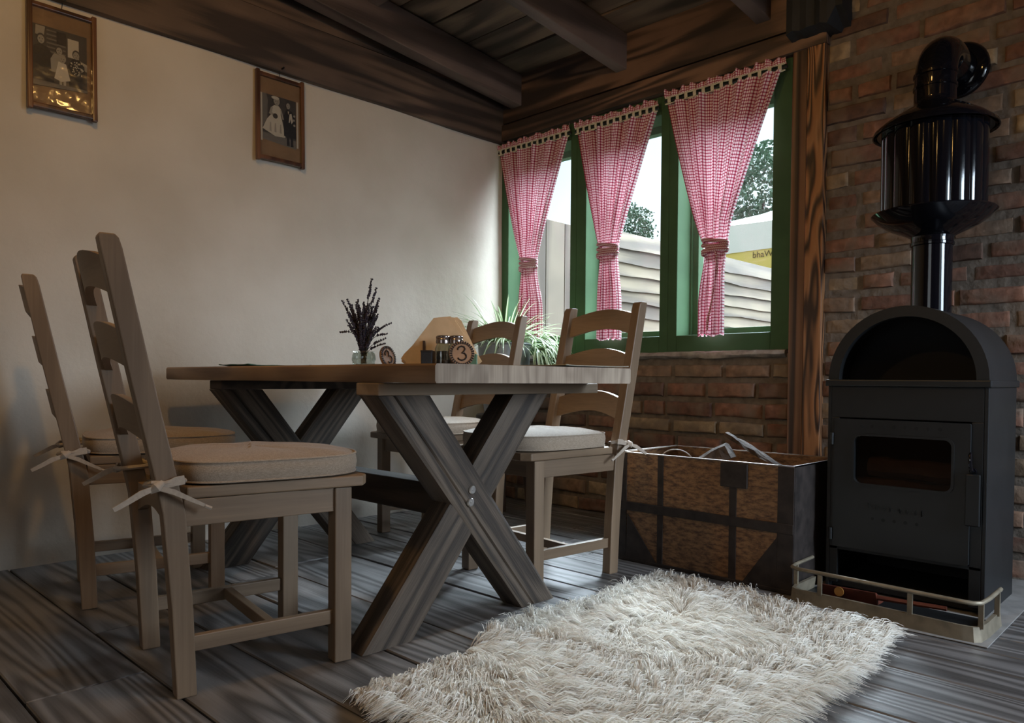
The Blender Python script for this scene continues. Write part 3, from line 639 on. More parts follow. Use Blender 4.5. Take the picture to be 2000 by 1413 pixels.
# ------------------------------------------------------------------ chairs
def make_chair():
    t = thing('dining_chair', 'x', 'chair', group='ladder-back chairs around the table')
    hw = .21; s = .046
    for sy in (-1, 1):
        ya, yb = (hw-s, hw) if sy > 0 else (-hw, -hw+s)
        f = MB(); f.rnd(); f.box(.164, .21, ya, yb, 0, .448); f.build('leg', M['chair'], t, bevel=.003)
        r = MB(); r.rnd(); ya, yb = (hw-.040, hw) if sy > 0 else (-hw, -hw+.040); rings = []
        for z, x0, d in ((0, -.212, .044), (.20, -.222, .046), (.42, -.240, .048), (.50, -.256, .047), (.75, -.310, .046), (1.0, -.360, .043), (1.022, -.364, .040), (1.030, -.362, .030)):
            rings.append([(x0, ya, z), (x0+d, ya, z), (x0+d, yb, z), (x0, yb, z)])
        r.loft(rings); r.build('leg', M['chair'], t, bevel=.003)
    # seat board
    q = MB(); q.rnd(); pts = [(-.188, -.20), (.235, -.222), (.258, -.19), (.258, .19), (.235, .222), (-.188, .20)]
    q.prism(pts, .450, .477, 'Z'); q.build('seat', M['chair_x'], t, bevel=.004)
    a = MB(); a.rnd(); a.box(.178, .200, -.17, .17, .388, .449); a.build('seat_rail', M['chair_y'], t, bevel=.002)
    for sy in (-1, 1):
        a = MB(); a.rnd(); y0 = sy*.192; a.hexa([(-.195, y0-.011, .388), (.170, y0-.011, .388), (.170, y0+.011, .388), (-.195, y0+.011, .388), (-.195, y0-.011, .449), (.170, y0-.011, .449), (.170, y0+.011, .449), (-.195, y0+.011, .449)])
        a.build('seat_rail', M['chair_x'], t, bevel=.002)
    def curved(zl, zh, x0, arch, bow, th, lo=None):
        c = MB(); c.rnd(); n = 14; rings = []; lo = arch if lo is None else lo
        for i in range(n+1):
            u = i/n; y = -.172+.344*u; k = math.sin(u*PI); dz = arch*k; xx = lambda z: x0-(z-.5)*.215 - bow*k
            za, zb_ = zl+lo*k, zh+dz
            rings.append([(xx(za)-th/2, y, za), (xx(za)+th/2, y, za), (xx(zb_)+th/2, y, zb_), (xx(zb_)-th/2, y, zb_)])
        return c.loft(rings)
    for zl, zh in ((.905, .985), (.742, .825), (.575, .655)):
        curved(zl, zh, -.236, .030, .020, .018).build('slat', M['chair_y'], t, smooth=True)
    c = MB(); c.rnd(); n = 12; rings = []
    for i in range(n+1):
        u = i/n; y = -.172+.344*u; k = math.sin(u*PI); rings.append([(-.222, y, .375+.035*k), (-.200, y, .375+.035*k), (-.200, y, .449), (-.222, y, .449)])
    c.loft(rings).build('seat_rail', M['chair_y'], t, smooth=True)
    for sy in (-1, 1):
        a = MB(); a.rnd(); y0 = sy*.186; a.box(-.185, .168, y0-.010, y0+.010, .098, .134); a.build('stretcher', M['chair_x'], t, bevel=.002)
    a = MB(); a.rnd(); a.box(.000, .022, -.178, .178, .101, .131); a.build('stretcher', M['chair_y'], t, bevel=.002)
    return t
def cushion_mesh():
    """D-shaped pad with rounded front"""
    out = []
    n = 72
    for i in range(n):
        a = 2*PI*i/n; ca, sa = math.cos(a), math.sin(a)
        e = .60 if ca > 0 else .34
        x = (abs(ca)**e)*(1 if ca > 0 else -1); y = (abs(sa)**.62)*(1 if sa > 0 else -1)
        wid = .224-(.018 if x < 0 else 0)*abs(x)
        out.append((.022+x*(.250 if x > 0 else .222), y*wid))
    return out
def make_cushion():
    t = thing('seat_cushion', 'x', 'cushion', group='canvas seat cushions on the chairs')
    O = cushion_mesh(); c = MB(); rings = []
    for s_, z in ((.05, .480), (.6, .479), (.93, .479), (.985, .483), (1.0, .494), (1.006, .508), (1.0, .522), (.985, .530), (.95, .533), (.8, .541), (.55, .546), (.3, .547), (.04, .5475)):
        rings.append([(.02+(x-.02)*s_, y*s_, z+.002*math.sin(x*31+y*23)*(z > .51)) for x, y in O])
    c.loft(rings).build('pad', M['canvas'], t, smooth=True)
    for z, s_ in ((.5295, .992), (.4835, .992)):
        p = MB(); path = [(.02+(x-.02)*s_, y*s_, z) for x, y in O]; p.tube(path+[path[0]], .0028, 6, cap=False); p.build('piping', M['canvas'], t, smooth=True)
    for sy in (-1, 1):
        rb = MB(); yo = sy*.216; kx, kz = -.256, .485
        def ribbon(path, wv, th=.002):
            rings = []
            for i, (p_, w_) in enumerate(zip(path, wv)):
                pa = Vector(path[max(0, i-1)]); pb = Vector(path[min(len(path)-1, i+1)]); d = (pb-pa).normalized(); side = Vector((0, 1, 0)); nrm = d.cross(side).normalized()
                P_ = Vector(p_); rings.append([P_+nrm*w_+side*th, P_-nrm*w_+side*th, P_-nrm*w_-side*th, P_+nrm*w_-side*th])
            rb.loft(rings)
        # band round the post
        for dz in (0, .006):
            q = [(-.19, sy*.19, .492), (-.205, sy*.214, .494+dz), (-.235, sy*.217, .492), (-.262, sy*.214, .488+dz), (-.272, sy*.19, .487), (-.262, sy*.166, .488), (-.215, sy*.165, .490), (-.19, sy*.18, .49)]
            rb.tube(q, .006, 6)
        ribbon([(-.196, yo, .497), (-.215, yo+sy*.003, .495), (kx+.015, yo+sy*.004, .486)], (.010, .010, .006))
        rb.tube([(kx+.014, yo+sy*.004, kz+.010), (kx, yo+sy*.010, kz), (kx-.012, yo+sy*.004, kz-.009)], [.006, .0115, .006], 8)
        ribbon([(kx, yo+sy*.008, kz), (kx+.035, yo+sy*.016, kz-.012), (kx+.075, yo+sy*.020, kz-.034), (kx+.105, yo+sy*.021, kz-.050)], (.005, .006, .0045, .003))
        rb.tube([(kx+.098, yo+sy*.021, kz-.047), (kx+.112, yo+sy*.021, kz-.054)], [.004, .0045], 6)
        ribbon([(kx, yo+sy*.008, kz), (kx-.030, yo+sy*.013, kz-.010), (kx-.062, yo+sy*.016, kz-.028), (kx-.085, yo+sy*.016, kz-.040)], (.005, .007, .006, .005))
        rb.build('tie_ribbon', M['canvas_tie'], t, smooth=True)
    return t
CH = [((-2.357, -1.417, 0), -9, 'light wooden ladder-back chair nearest the camera at the left', 'beige canvas cushion on the nearest chair, bow on its back post'),
      ((-2.290, -.575, 0), -14, 'light wooden ladder-back chair near the plastered wall, behind the nearest chair', 'beige canvas cushion on the chair near the plastered wall'),
      ((-1.165, -1.385, 0), 174, 'light wooden ladder-back chair at the right side of the table, in front of the trunk', 'pale canvas cushion on the chair in front of the trunk'),
      ((-.990, -.590, 0), 175, 'light wooden ladder-back chair in the corner, in front of the spider plant', 'pale canvas cushion on the corner chair before the spider plant')]
ch0, cu0 = make_chair(), make_cushion()
for i, (loc, rz, la, lb) in enumerate(CH):
    a, b = (ch0, cu0) if i == 0 else (copy_tree(ch0), copy_tree(cu0))
    for o, l in ((a, la), (b, lb)):
        o.location = loc; o.rotation_euler = (0, 0, R(rz)); o['label'] = l

# ------------------------------------------------------------------ table
T = thing('dining_table', 'large rustic wooden table with crossed beam legs', 'table', (0, 0, 0))
def x_trestle(x_off, y0, y1, front=False):
    for kind in 'AB':
        bt = MB(); bt.rnd(); z1 = .680
        if kind == 'A': xb0, xb1, xt0, xt1 = -1.548, -1.395, -2.105, -1.930
        else: xb0, xb1, xt0, xt1 = -2.150, -1.985, -1.590, -1.430
        ya, yb = (y0, y1) if kind == 'A' else (y0+.004, y1-.002)
        def bar(z0_, z1_):
            n = 10; rings = []
            for i in range(n+1):
                z = z0_+(z1_-z0_)*i/n; k = z/z1; xa, xb = xb0+(xt0-xb0)*k+x_off, xb1+(xt1-xb1)*k+x_off
                g = .004
                rings.append([(xa, ya+g, z), (xa+.012, ya, z), (xa+.045, ya, z), (xa+.050, ya+(.006 if kind == 'A' else 0), z), (xa+.056, ya, z), (xb-.012, ya, z), (xb, ya+g, z), (xb, yb, z), (xa, yb, z)])
            bt.loft(rings)
        bar(0, z1)
        an = math.atan2((xt0+xt1-xb0-xb1)/2, z1); Rm = Matrix.Rotation(an, 4, 'Y'); Ri = Rm.inverted()
        bt.v = [tuple(Ri @ Vector(p_)) for p_ in bt.v]; ob = bt.build('crossed_leg', M['leg'], T); ob.rotation_euler = (0, an, 0)
    b_ = MB(); b_.rnd(); x0, x1 = (-2.112+x_off, -1.18) if front else (-2.10+x_off, -1.22)
    b_.box(x0, x1, y0-.006, y1+.006, .681, .7145); b_.build('batten', M['batten'] if front else M['leg_y'], T, bevel=.003)
x_trestle(0, -1.665, -1.575, True)
x_trestle(.085, -.53, -.44)
st = MB(); st.rnd(); st.box(-1.765, -1.675, -1.56, -.535, .298, .398); st.build('stretcher', M['leg_y'], T, bevel=.004)
for x_, z_ in ((-1.773, .400), (-1.779, .364)):
    bo = MB(); bo.lathe([(.003, -.0045), (.0105, -.0045), (.013, -.002), (.013, .006)], (x_, -1.667, z_), 20, 'Y'); bo.lathe([(.0035, -.007), (.0035, .0)], (x_, -1.667, z_), 6, 'Y')
    bo.build('bolt', M['steel'], T, smooth=True)
tp = MB()
def plank(x0, x1, yn, yf, live=0):
    """a thick board with wavy live edges; end grain gets the second material"""
    n = 26; rings = []; tp.rnd()
    for i in range(n+1):
        y = yn+(yf-yn)*i/n; a = live*(.010*math.sin(y*4.1)+.005*math.sin(y*11)) if live < 0 or live > 0 else 0
        far = live*min(0, (y+.42))*0
        xl = x0+(abs(a) if live == 1 else 0)+(.012*max(0, (y+.45)/.25)**2 if live == 1 else 0); xr = x1-(abs(a) if live == 2 else 0)
        el, er = (.004, 0) if live == 1 else (0, .004) if live == 2 else (0, 0)
        rings.append([(xl+el, y, .716), (xr-er, y, .716), (xr, y, .722), (xr, y, .760), (xr-er-.001, y, .765), (xl+el+.001, y, .765), (xl, y, .760), (xl, y, .722)])
    tp.cur = 0; tp.loft(rings, cap=False); k = len(tp.v); tp.cur = 1; m_ = len(rings[0])
    tp.f.append(tuple(k-m_*(n+1)+j for j in range(m_))); tp.m.append(1); tp.f.append(tuple(k-m_+j for j in range(m_))); tp.m.append(1); tp.cur = 0
plank(-2.100, -1.904, -1.870, -.16, 1); plank(-1.901, -1.225, -1.862, -.16, 2)
tp.build('tabletop', [M['top'], M['topend']], T, smooth=True)

# ------------------------------------------------------------------ things on the table
ZT = .7655
def glass_jar(name, prof, c, parent=None, seg=32, ribs=0):
    g = MB(); g.lathe(prof, c, seg, cap=False)
    if ribs:
        g.v = [(c[0]+(p[0]-c[0])*(1+.03*math.cos(ribs*math.atan2(p[1]-c[1], p[0]-c[0]))), c[1]+(p[1]-c[1])*(1+.03*math.cos(ribs*math.atan2(p[1]-c[1], p[0]-c[0]))), p[2]) for p in g.v]
    return g.build(name, M['jar'], parent, smooth=True)
va = thing('glass_vase', 'small ribbed clear glass jar holding dried lavender on the table', 'vase', (-1.775, -1.115, ZT))
glass_jar('bowl', [(.001, .002), (.030, .002), (.036, .010), (.040, .025), (.038, .042), (.034, .050), (.036, .054), (.034, .054), (.032, .050), (.036, .040), (.037, .025), (.033, .010), (.001, .006)], (0, 0, 0), va, 96, 24)
lv = thing('lavender_bunch', 'dried lavender bunch standing in the ribbed glass jar', 'dried flowers', (-1.775, -1.115, ZT))
random.seed(21)
sm = MB(); bd = MB()
def sprig(tipx, tipz, bend, lean_y, budlen):
    r0 = random.uniform(-.008, .008); p0 = Vector((r0, random.uniform(-.008, .008), .012)); d = Vector((.698, -.715, 0))
    tip = d*tipx+Vector((lean_y*.7, lean_y*.7, tipz)); pts = []
    for i in range(11):
        t_ = i/10; p_ = p0.lerp(tip, t_)+Vector((0, 0, bend*math.sin(t_*PI)))+d*(-tipx*.35*math.sin(t_*PI)*.6)
        pts.append(p_)
    sm.tube(pts, .0011, 5)
    # buds near the tip
    tot = (tip-p0).length; n = max(4, int(budlen/.0065))
    for k in range(n):
        t_ = 1-(k/n)*(budlen/tot); i = min(9, int(t_*10)); q = pts[i].lerp(pts[i+1], t_*10-i)
        for a in range(3):
            an = random.uniform(0, 6.28); rr = random.uniform(.0034, .0054)*(1-.35*(1-k/n)); o_ = Vector((math.cos(an), math.sin(an), random.uniform(-.3, .6)))*.0028
            c_ = q+o_; bd.add([c_+Vector(v)*rr for v in ((1, 0, 0), (0, 1, 0), (-1, 0, 0), (0, -1, 0), (0, 0, 1.5), (0, 0, -1.2))], [(0, 1, 4), (1, 2, 4), (2, 3, 4), (3, 0, 4), (1, 0, 5), (2, 1, 5), (3, 2, 5), (0, 3, 5)])
for tx, tz_, bn, bl in [(-.072, .225, 0, .10), (-.050, .215, 0, .08), (.030, .300, 0, .07), (.045, .270, 0, .06), (.052, .235, 0, .05), (-.085, .120, .04, .035), (.095, .150, .02, .07), (.078, .115, .03, .04), (.02, .28, 0, .05)]:
    sprig(tx, tz_, bn, random.uniform(-.02, .02), bl)
for _ in range(44): sprig(random.uniform(-.062, .058), random.uniform(.12, .235), 0, random.uniform(-.045, .045), random.uniform(.05, .12))
for _ in range(10): sprig(random.uniform(-.02, .08), random.uniform(.08, .14), .01, random.uniform(-.04, .04), random.uniform(.03, .05))
sm.build('stems', M['stem'], lv, smooth=True); bd.build('flower_buds', M['lav'], lv)
def wood_slice(label, loc, rot, r, mark):
    t = thing('wood_slice', label, 'table marker', loc, group='burnt wooden number discs'); t.rotation_euler = rot
    g = MB(); n = 40; rings = []
    for s_, y in ((.97, .004), (1, .0025), (1, -.0025), (.97, -.004)): rings.append([(r*s_*(1+.015*math.sin(3*a_))*math.cos(a_), y, r*s_*(1+.02*math.cos(2*a_))*math.sin(a_)) for a_ in [2*PI*i/n for i in range(n)]])
    g.loft(rings); g.build('disc', M['slice'], t, smooth=True)
    k = MB(); nn = 30
    for i in range(nn):
        a_ = 2*PI*i/nn; u0, u1 = r*.76, r*.98; wv = r*.062
        c_, s_ = math.cos(a_), math.sin(a_)
        k.prism([(u0*c_-wv*s_, u0*s_+wv*c_), (u0*c_+wv*s_, u0*s_-wv*c_), (u1*c_+wv*s_*.8, u1*s_-wv*c_*.8), (u1*c_-wv*s_*.8, u1*s_+wv*c_*.8)], -.0055, -.0038, 'Y')
    k.build('burnt_border', M['burn'], t)
    if mark:
        k = MB(); pts = [(-.34, .40), (-.22, .54), (-.02, .60), (.18, .54), (.25, .38), (.15, .18), (-.02, .04), (.20, .02), (.34, -.14), (.34, -.34), (.20, -.50), (-.02, -.56), (-.24, -.50), (-.34, -.36)]
        k.tube([(x_*r*.95, -.0045, z_*r*.95) for x_, z_ in pts], r*.065, 6); k.tube([(-.34*r, -.0045, .40*r), (-.30*r, -.0045, .28*r)], r*.06, 6); k.build('number', M['burn'], t, smooth=True)
    return t
cam_yaw = math.atan2(fwd.y, fwd.x)-PI/2
wood_slice('round wood slice with burnt number 3 leaning on the spice jars', (-1.710, -1.548, ZT+.040), (R(-8), 0, cam_yaw+R(12)), .040, True)
wood_slice('round wood slice leaning against the lavender jar', (-1.700, -1.150, ZT+.036), (R(-14), R(-24), cam_yaw+R(66)), .040, True)
def spice_jar(label, loc, fill):
    t = thing('spice_jar', label, 'jar', loc, group='spice jars by the napkins')
    glass_jar('glass_body', [(.001, .001), (.024, .001), (.026, .006), (.026, .058), (.020, .070), (.020, .076), (.018, .076), (.018, .070), (.024, .057), (.024, .006), (.001, .004)], (0, 0, 0), t)
    l = MB(); l.lathe([(.001, .098), (.019, .098), (.0225, .095), (.0225, .090), (.0215, .088), (.0225, .086), (.0215, .083), (.0225, .080), (.0222, .073), (.001, .073)], (0, 0, 0), 28); l.build('lid', M['iron'] if 0 else M['lidm'], t, smooth=True)
    f_ = MB(); f_.lathe([(.001, .005), (.0235, .006), (.0235, fill), (.001, fill+.003)], (0, 0, 0), 24); f_.build('spice', M['pepper'], t, smooth=True)
M['lidm'] = plain('brushed_lid', (.35, .30, .28), .22, .9)
spice_jar('spice jar with screw lid standing behind the numbered disc', (-1.692, -1.500, ZT), .050)
spice_jar('spice jar with screw lid, left of its twin behind the numbered disc', (-1.722, -1.472, ZT), .020)
nh = thing('napkin_holder', 'dark wooden napkin holder full of kraft napkins on the table', 'napkin holder', (-1.650, -1.385, ZT), cam_yaw)
h = MB(); h.box(-.062, .062, -.055, .055, .0, .008); h.build('base', M['stool'], nh, bevel=.002)
for yy in (-.050, .044):
    h = MB(); h.box(-.060, .060, yy, yy+.006, .008, .052); h.box(-.060, -.052, yy, yy+.006, .008, .085); h.build('side_panel', M['stool'], nh, bevel=.001)
nk = thing('napkin_stack', 'stack of folded kraft paper napkins fanned into a triangle', 'napkins', (-1.650, -1.385, ZT+.010), cam_yaw); nk['kind'] = 'stuff'
random.seed(5)
N = MB()
for i in range(26):
    yy = -.042+.084*i/25; s_ = random.uniform(-.012, .012)+(i-12)*.0011; top = .152+random.uniform(-.016, .008); xa = .015+s_
    lx = -.128+random.uniform(-.008, .006); rx = .128+random.uniform(-.006, .004)
    N.prism([(lx, .006+random.uniform(0, .012)), (lx+.012, .0), (rx-.01, .001), (rx, .010), (xa+.022, top-.012), (xa+.008, top), (xa-.030, top-.004), (lx+.01, .032)], yy-.0011, yy+.0011, 'Y')
N.build('paper', M['napkin'], nk)
bx = thing('tea_tin', 'small pale green tin box behind the numbered disc', 'tin', (-1.715, -1.520, ZT), cam_yaw)
h = MB(); h.box(-.030, .068, .050, .078, 0, .042); h.build('body', M['greenbox'], bx, bevel=.002)
bx2 = thing('salt_box', 'tiny black box at the left of the spice jars', 'box', (-1.778, -1.462, ZT), cam_yaw)
h = MB(); h.box(-.018, .016, -.014, .014, 0, .048); h.build('body', M['char'], bx2, bevel=.002); h = MB(); h.box(-.019, .017, -.015, .015, .044, .050); h.build('lid', M['strap'], bx2, bevel=.001)
def mat_(label, x0, x1, y0, y1, mt, curl):
    t = thing('table_mat', label, 'table mat', ((x0+x1)/2, (y0+y1)/2, ZT))
    n = 16; g = MB(); W, H = (x1-x0)/2, (y1-y0)/2
    for s_, th, mm, z0 in ((1.0, .0022, 0, .0008),):
        vs = []; 
        for k in (0, 1):
            for j in range(n+1):
                for i in range(n+1):
                    u, v = i/n*2-1, j/n*2-1; z = z0+k*th+curl*(.006*max(0, abs(u)-.7)+.005*max(0, abs(v)-.8)+.0006*(1+math.sin(u*5+v*4)))
                    vs.append((u*W, v*H, z))
        m1 = (n+1)**2; fs = []
        for j in range(n):
            for i in range(n):
                a_ = j*(n+1)+i; fs += [(a_, a_+1, a_+n+2, a_+n+1), (m1+a_, m1+a_+n+1, m1+a_+n+2, m1+a_+1)]
        ed = [i for i in range(n+1)]+[(j+1)*(n+1)-1 for j in range(1, n+1)]+[n*(n+1)+i for i in range(n-1, -1, -1)]+[j*(n+1) for j in range(n-1, 0, -1)]
        for i in range(len(ed)): a_, b_ = ed[i], ed[(i+1) % len(ed)]; fs.append((a_, b_, m1+b_, m1+a_))
        g.add(vs, fs)
    g.build('cloth', mt, t, smooth=True)
    e = MB(); z = .003
    for j in range(2):
        e.tube([(-W+2*W*i/14, (-H if j else H), z+curl*(.0018*max(0, abs(-1+2*i/14)-.7)/.3+.001)) for i in range(15)], .0016, 6)
        e.tube([((-W if j else W), -H+2*H*i/14, z+curl*(.0018+.001*max(0, abs(-1+2*i/14)-.8)/.2)) for i in range(15)], .0016, 6)
    e.build('hem', M['matedge'] if mt != M['matgreen'] else mt, t, smooth=True)
    return t
mat_('grey green woven table mat in front of the right-hand chair', -1.575, -1.262, -1.858, -1.42, M['matcloth'], 1)
mat_('dark green folded napkin at the far left of the table', -2.03, -1.78, -.78, -.55, M['matgreen'], 2.0)

# ------------------------------------------------------------------ spider plant on its stool
st = thing('plant_stool', 'dark wooden stool in the corner under the spider plant', 'stool', (-.27, -.30, 0))
h = MB(); h.lathe([(.001, .50), (.15, .50), (.158, .508), (.158, .525), (.15, .532), (.001, .532)], (0, 0, 0), 32); h.build('seat', M['stool'], st, smooth=True)
for k in range(4):
    a_ = PI/4+k*PI/2; h = MB(); h.tube([(.095*math.cos(a_), .095*math.sin(a_), .50), (.14*math.cos(a_), .14*math.sin(a_), 0)], [.016, .013], 10); h.build('leg', M['stool'], st, smooth=True)
h = MB(); h.lathe([(.10, .20), (.12, .20), (.12, .22), (.10, .22), (.10, .20)], (0, 0, 0), 32, cap=False); h.build('stretcher', M['stool'], st, smooth=True)
pt = thing('plant_pot', 'grey zinc bucket holding the spider plant behind the corner chair', 'plant pot', (-.27, -.30, .532))
h = MB(); h.lathe([(.001, .002), (.105, .002), (.112, .01), (.135, .20), (.150, .385), (.156, .390), (.156, .398), (.147, .398), (.142, .385), (.13, .2), (.1, .02), (.001, .02)], (0, 0, 0), 48)
for z_ in (.10, .24): h.lathe([(.118+z_*.09, z_-.006), (.126+z_*.09, z_), (.118+z_*.09, z_+.006)], (0, 0, 0), 48, cap=False)
h.build('bucket', M['zinc'], pt, smooth=True)
h = MB(); h.lathe([(.001, .375), (.08, .372), (.141, .365)], (0, 0, 0), 32, cap=False); h.build('soil', M['soil'], pt, smooth=True)
sp = thing('spider_plant', 'green and white striped spider plant spilling from the bucket in the corner', 'plant', (-.27, -.30, .532+.372))
random.seed(31); lf = MB(); uv = []
def leaf(base, az, el, ln, droop, wv=.007):
    d = Vector((math.cos(az)*math.cos(el), math.sin(az)*math.cos(el), math.sin(el))); p = Vector(base); n = 12; side = Vector((-math.sin(az), math.cos(az), 0)); pts = []
    for i in range(n+1):
        pts.append(p.copy()); p = p+d*(ln/n); d = (d+Vector((0, 0, -droop/n))).normalized()
    b0 = len(lf.v)
    for i, q in enumerate(pts):
        t_ = i/n; w_ = wv*min(1, t_*5+.35)*(1-t_**2.2)+.0004
        upv = Vector((0, 0, 1))
        for k, (s_, dz) in enumerate(((-1, .35), (-.5, .0), (0, -.2), (.5, .0), (1, .35))):
            lf.v.append(tuple(q+side*w_*s_+upv*w_*dz*.6)); lf.o.append((0, 0, 0)); uv.append(((s_+1)/2, t_))
    for i in range(n):
        for k in range(4): a_ = b0+i*5+k; lf.f.append((a_, a_+1, a_+6, a_+5)); lf.m.append(0)
for i in range(230):
    az = random.uniform(0, 2*PI); el = R(random.choice([random.uniform(30, 80), random.uniform(20, 50)])); rr = random.uniform(0, .09)
    ln = random.uniform(.22, .38)
    leaf((rr*math.cos(az), rr*math.sin(az), 0), az+random.uniform(-.4, .4), el, ln, random.uniform(.8, 2.1), random.uniform(.006, .010))
# hanging runners with plantlets, over the side towards the windows
rn = MB()
for (ax, zz, sp_) in ((-0.95, .05, .34), (-.72, -.06, .30), (-1.25, -.02, .3)):
    az = ax; c_ = Vector((math.cos(az)*.20, math.sin(az)*.20, zz))
    rn.tube([(0, 0, .02), (math.cos(az)*.11, math.sin(az)*.11, .13), tuple(c_)], .0018, 5)
    for i in range(38): leaf(c_, az+random.uniform(-1.3, 1.3), R(random.uniform(-15, 55)), random.uniform(.14, .26), random.uniform(1.6, 3.2), .0075)
az = -1.0; c_ = Vector((math.cos(az)*.20, math.sin(az)*.20, -.10))
for i in range(34): leaf(c_, az+random.uniform(-1.2, 1.2), R(random.uniform(-30, 30)), random.uniform(.12, .22), random.uniform(1.5, 3), .0075)
rn.tube([(math.cos(az)*.13, math.sin(az)*.13, .08), tuple(c_)], .0018, 5)
lf.uv = uv
# keep the leaves on the room side of the walls
lf.v = [(min(x_, .245), min(y_, .285), z_) for x_, y_, z_ in lf.v]
lf.build('leaves', M['leaf'], sp, smooth=True, fix=False); rn.build('runners', M['stem'], sp, smooth=True)

# ------------------------------------------------------------------ trunk and what is in it
tk = thing('wooden_trunk', 'old open wooden trunk with iron straps against the brick wall', 'trunk', (-.79, -1.487, 0))
X1, Y1, ZT2 = .42, -.720, .437      # local: x to the wall, y to the right
h = MB(); th = .014
h.box(0, th, Y1, 0, .012, ZT2); h.box(X1-th, X1, Y1, 0, .012, ZT2); h.box(th, X1-th, -th, 0, .012, ZT2); h.box(th, X1-th, Y1, Y1+th, .012, ZT2); h.box(0, X1, Y1, 0, 0, .014)
h.build('body', M['crate'], tk)
def fstrap(y0, y1, z0, z1, t_=.004): q = MB(); q.box(-t_, 0, y0, y1, z0, z1); return q
for (y0, y1, z0, z1) in ((-.034, .003, .0, .44), (-.205, -.180, .0, .437), (-.512, -.484, .0, .36), (-.723, -.665, .0, .44)):
    q = fstrap(y0, y1, z0, z1); q.build('iron_strap', M['strap'], tk, bevel=.001)
q = fstrap(Y1-.003, .003, .205, .240, .007); q.build('iron_strap', M['strap'], tk, bevel=.002)
q = fstrap(Y1-.003, .003, .0, .014, .006); q.build('iron_strap', M['strap'], tk, bevel=.002)
q = MB(); q.prism([(-.034, .014), (-.175, .014), (-.040, .190)], -.0045, -.0005, 'X'); q.build('corner_plate', M['strap'], tk)
q = MB(); q.prism([(-.665, .014), (-.54, .014), (-.60, .10), (-.665, .19)], -.0045, -.0005, 'X'); q.build('corner_plate', M['strap'], tk)
q = MB(); q.box(-.010, -.001, -.555, -.450, .345, .432); q.build('lock_plate', M['strap'], tk, bevel=.003)
for (y0, y1) in ((Y1-.004, Y1),):
    q = MB(); q.box(0, X1, y0, y1, 0, .44); q.build('side_sheet', M['strap'], tk)
for a_, b_ in ((.05, .09), (.30, .34)): q = MB(); q.box(a_, b_, .0, .004, 0, .44); q.build('iron_strap', M['strap'], tk)
q = MB(); zz = ZT2+.002
q.box(-.005, .006, Y1-.004, .004, ZT2-.002, zz); q.box(X1-.006, X1+.004, Y1-.004, .004, ZT2-.002, zz); q.box(-.004, X1, -.006, .004, ZT2-.002, zz+.0005); q.box(-.004, X1, Y1-.004, Y1+.006, ZT2-.002, zz+.0005)
q.build('rim', M['rim'], tk)
random.seed(8)
def log_piece(label, p0, p1, w_, hh, mt, bark=True):
    t = thing('firewood', label, 'firewood', p0, group='firewood inside the trunk'); d = Vector(p1)-Vector(p0); L_ = d.length
    g = MB(); rings = []; n = 8
    for i in range(n+1):
        s_ = L_*i/n; j = lambda a=.004: random.uniform(-a, a)
        rings.append([(-w_/2+j(), -hh/2+j(), s_), (w_/2+j(), -hh/2+j(), s_), (w_/2*.8+j(), hh/2+j(), s_), (0+j(), hh*.75+j(), s_), (-w_/2*.8+j(), hh/2+j(), s_)])
    g.loft(rings); o_ = g.build('split_wood', mt, t); t.rotation_mode = 'QUATERNION'; t.rotation_quaternion = d.to_track_quat('Z', 'Y'); return t
log_piece('flat split board sticking up slantwise out of the trunk', (-.52, -2.06, .385), (-.50, -1.80, .515), .045, .010, M['bark'])
log_piece('dark bark-covered log leaning in the trunk under the board', (-.64, -1.66, .335), (-.60, -1.87, .455), .07, .05, M['bark'])
log_piece('short log lying at the bottom of the trunk', (-.50, -1.55, .10), (-.50, -2.1, .14), .12, .10, M['cutwood'])
log_piece('short dark log lying in the middle of the trunk', (-.68, -1.56, .20), (-.68, -2.05, .22), .11, .09, M['bark'])
log_piece('thin bark log lying near the wall in the trunk', (-.47, -1.58, .26), (-.46, -2.0, .28), .07, .08, M['bark'])
hp = thing('basket_hoop', 'thin metal hoop showing above the trunk rim', 'hoop', (-.71, -1.70, .41))
h = MB(); h.tube([(0, .06*math.cos(a_)*1.2, .045*math.sin(a_)) for a_ in [PI*i/16 for i in range(17)]], .003, 6); h.tube([(.0, .072, 0), (0, .072, -.1)], .003, 6); h.tube([(.0, -.072, 0), (0, -.072, -.1)], .003, 6)
h.build('wire', M['rim'], hp, smooth=True)

# ------------------------------------------------------------------ stove
sv = thing('wood_stove', 'black wood-burning stove with arched top against the brick wall', 'stove', (-.62, -2.4935, 0))
HW = .2425; D = .385; ZS = .735
def arch(r, zc, n=28, z0=0.): return [(-r, z0)]+[(-r*math.cos(PI*i/n), zc+r*math.sin(PI*i/n)) for i in range(n+1)]+[(r, z0)]
# local coordinates: x into the room is negative; y left positive
def shell(o_, i_, x0, x1, mt, name):
    g = MB(); n = len(o_); vs = [(x0, y, z) for y, z in o_]+[(x0, y, z) for y, z in i_]+[(x1, y, z) for y, z in o_]+[(x1, y, z) for y, z in i_]
    fs = []
    for k in range(n-1): fs += [(k, k+1, n+k+1, n+k), (2*n+k, 3*n+k, 3*n+k+1, 2*n+k+1), (k, 2*n+k, 2*n+k+1, k+1), (n+k, n+k+1, 3*n+k+1, 3*n+k)]
    fs += [(0, n, 3*n, 2*n), (n-1, 3*n-1, 4*n-1, 2*n-1)]
    g.add(vs, fs); return g.build(name, mt, sv, smooth=True)
shell(arch(HW, ZS, z0=.735), arch(HW-.035, ZS, z0=.735), 0, .03, M['iron'], 'arch_rim')
shell(arch(HW, ZS, z0=.735), arch(HW-.012, ZS, z0=.735), .028, D, M['iron'], 'arch_hood')
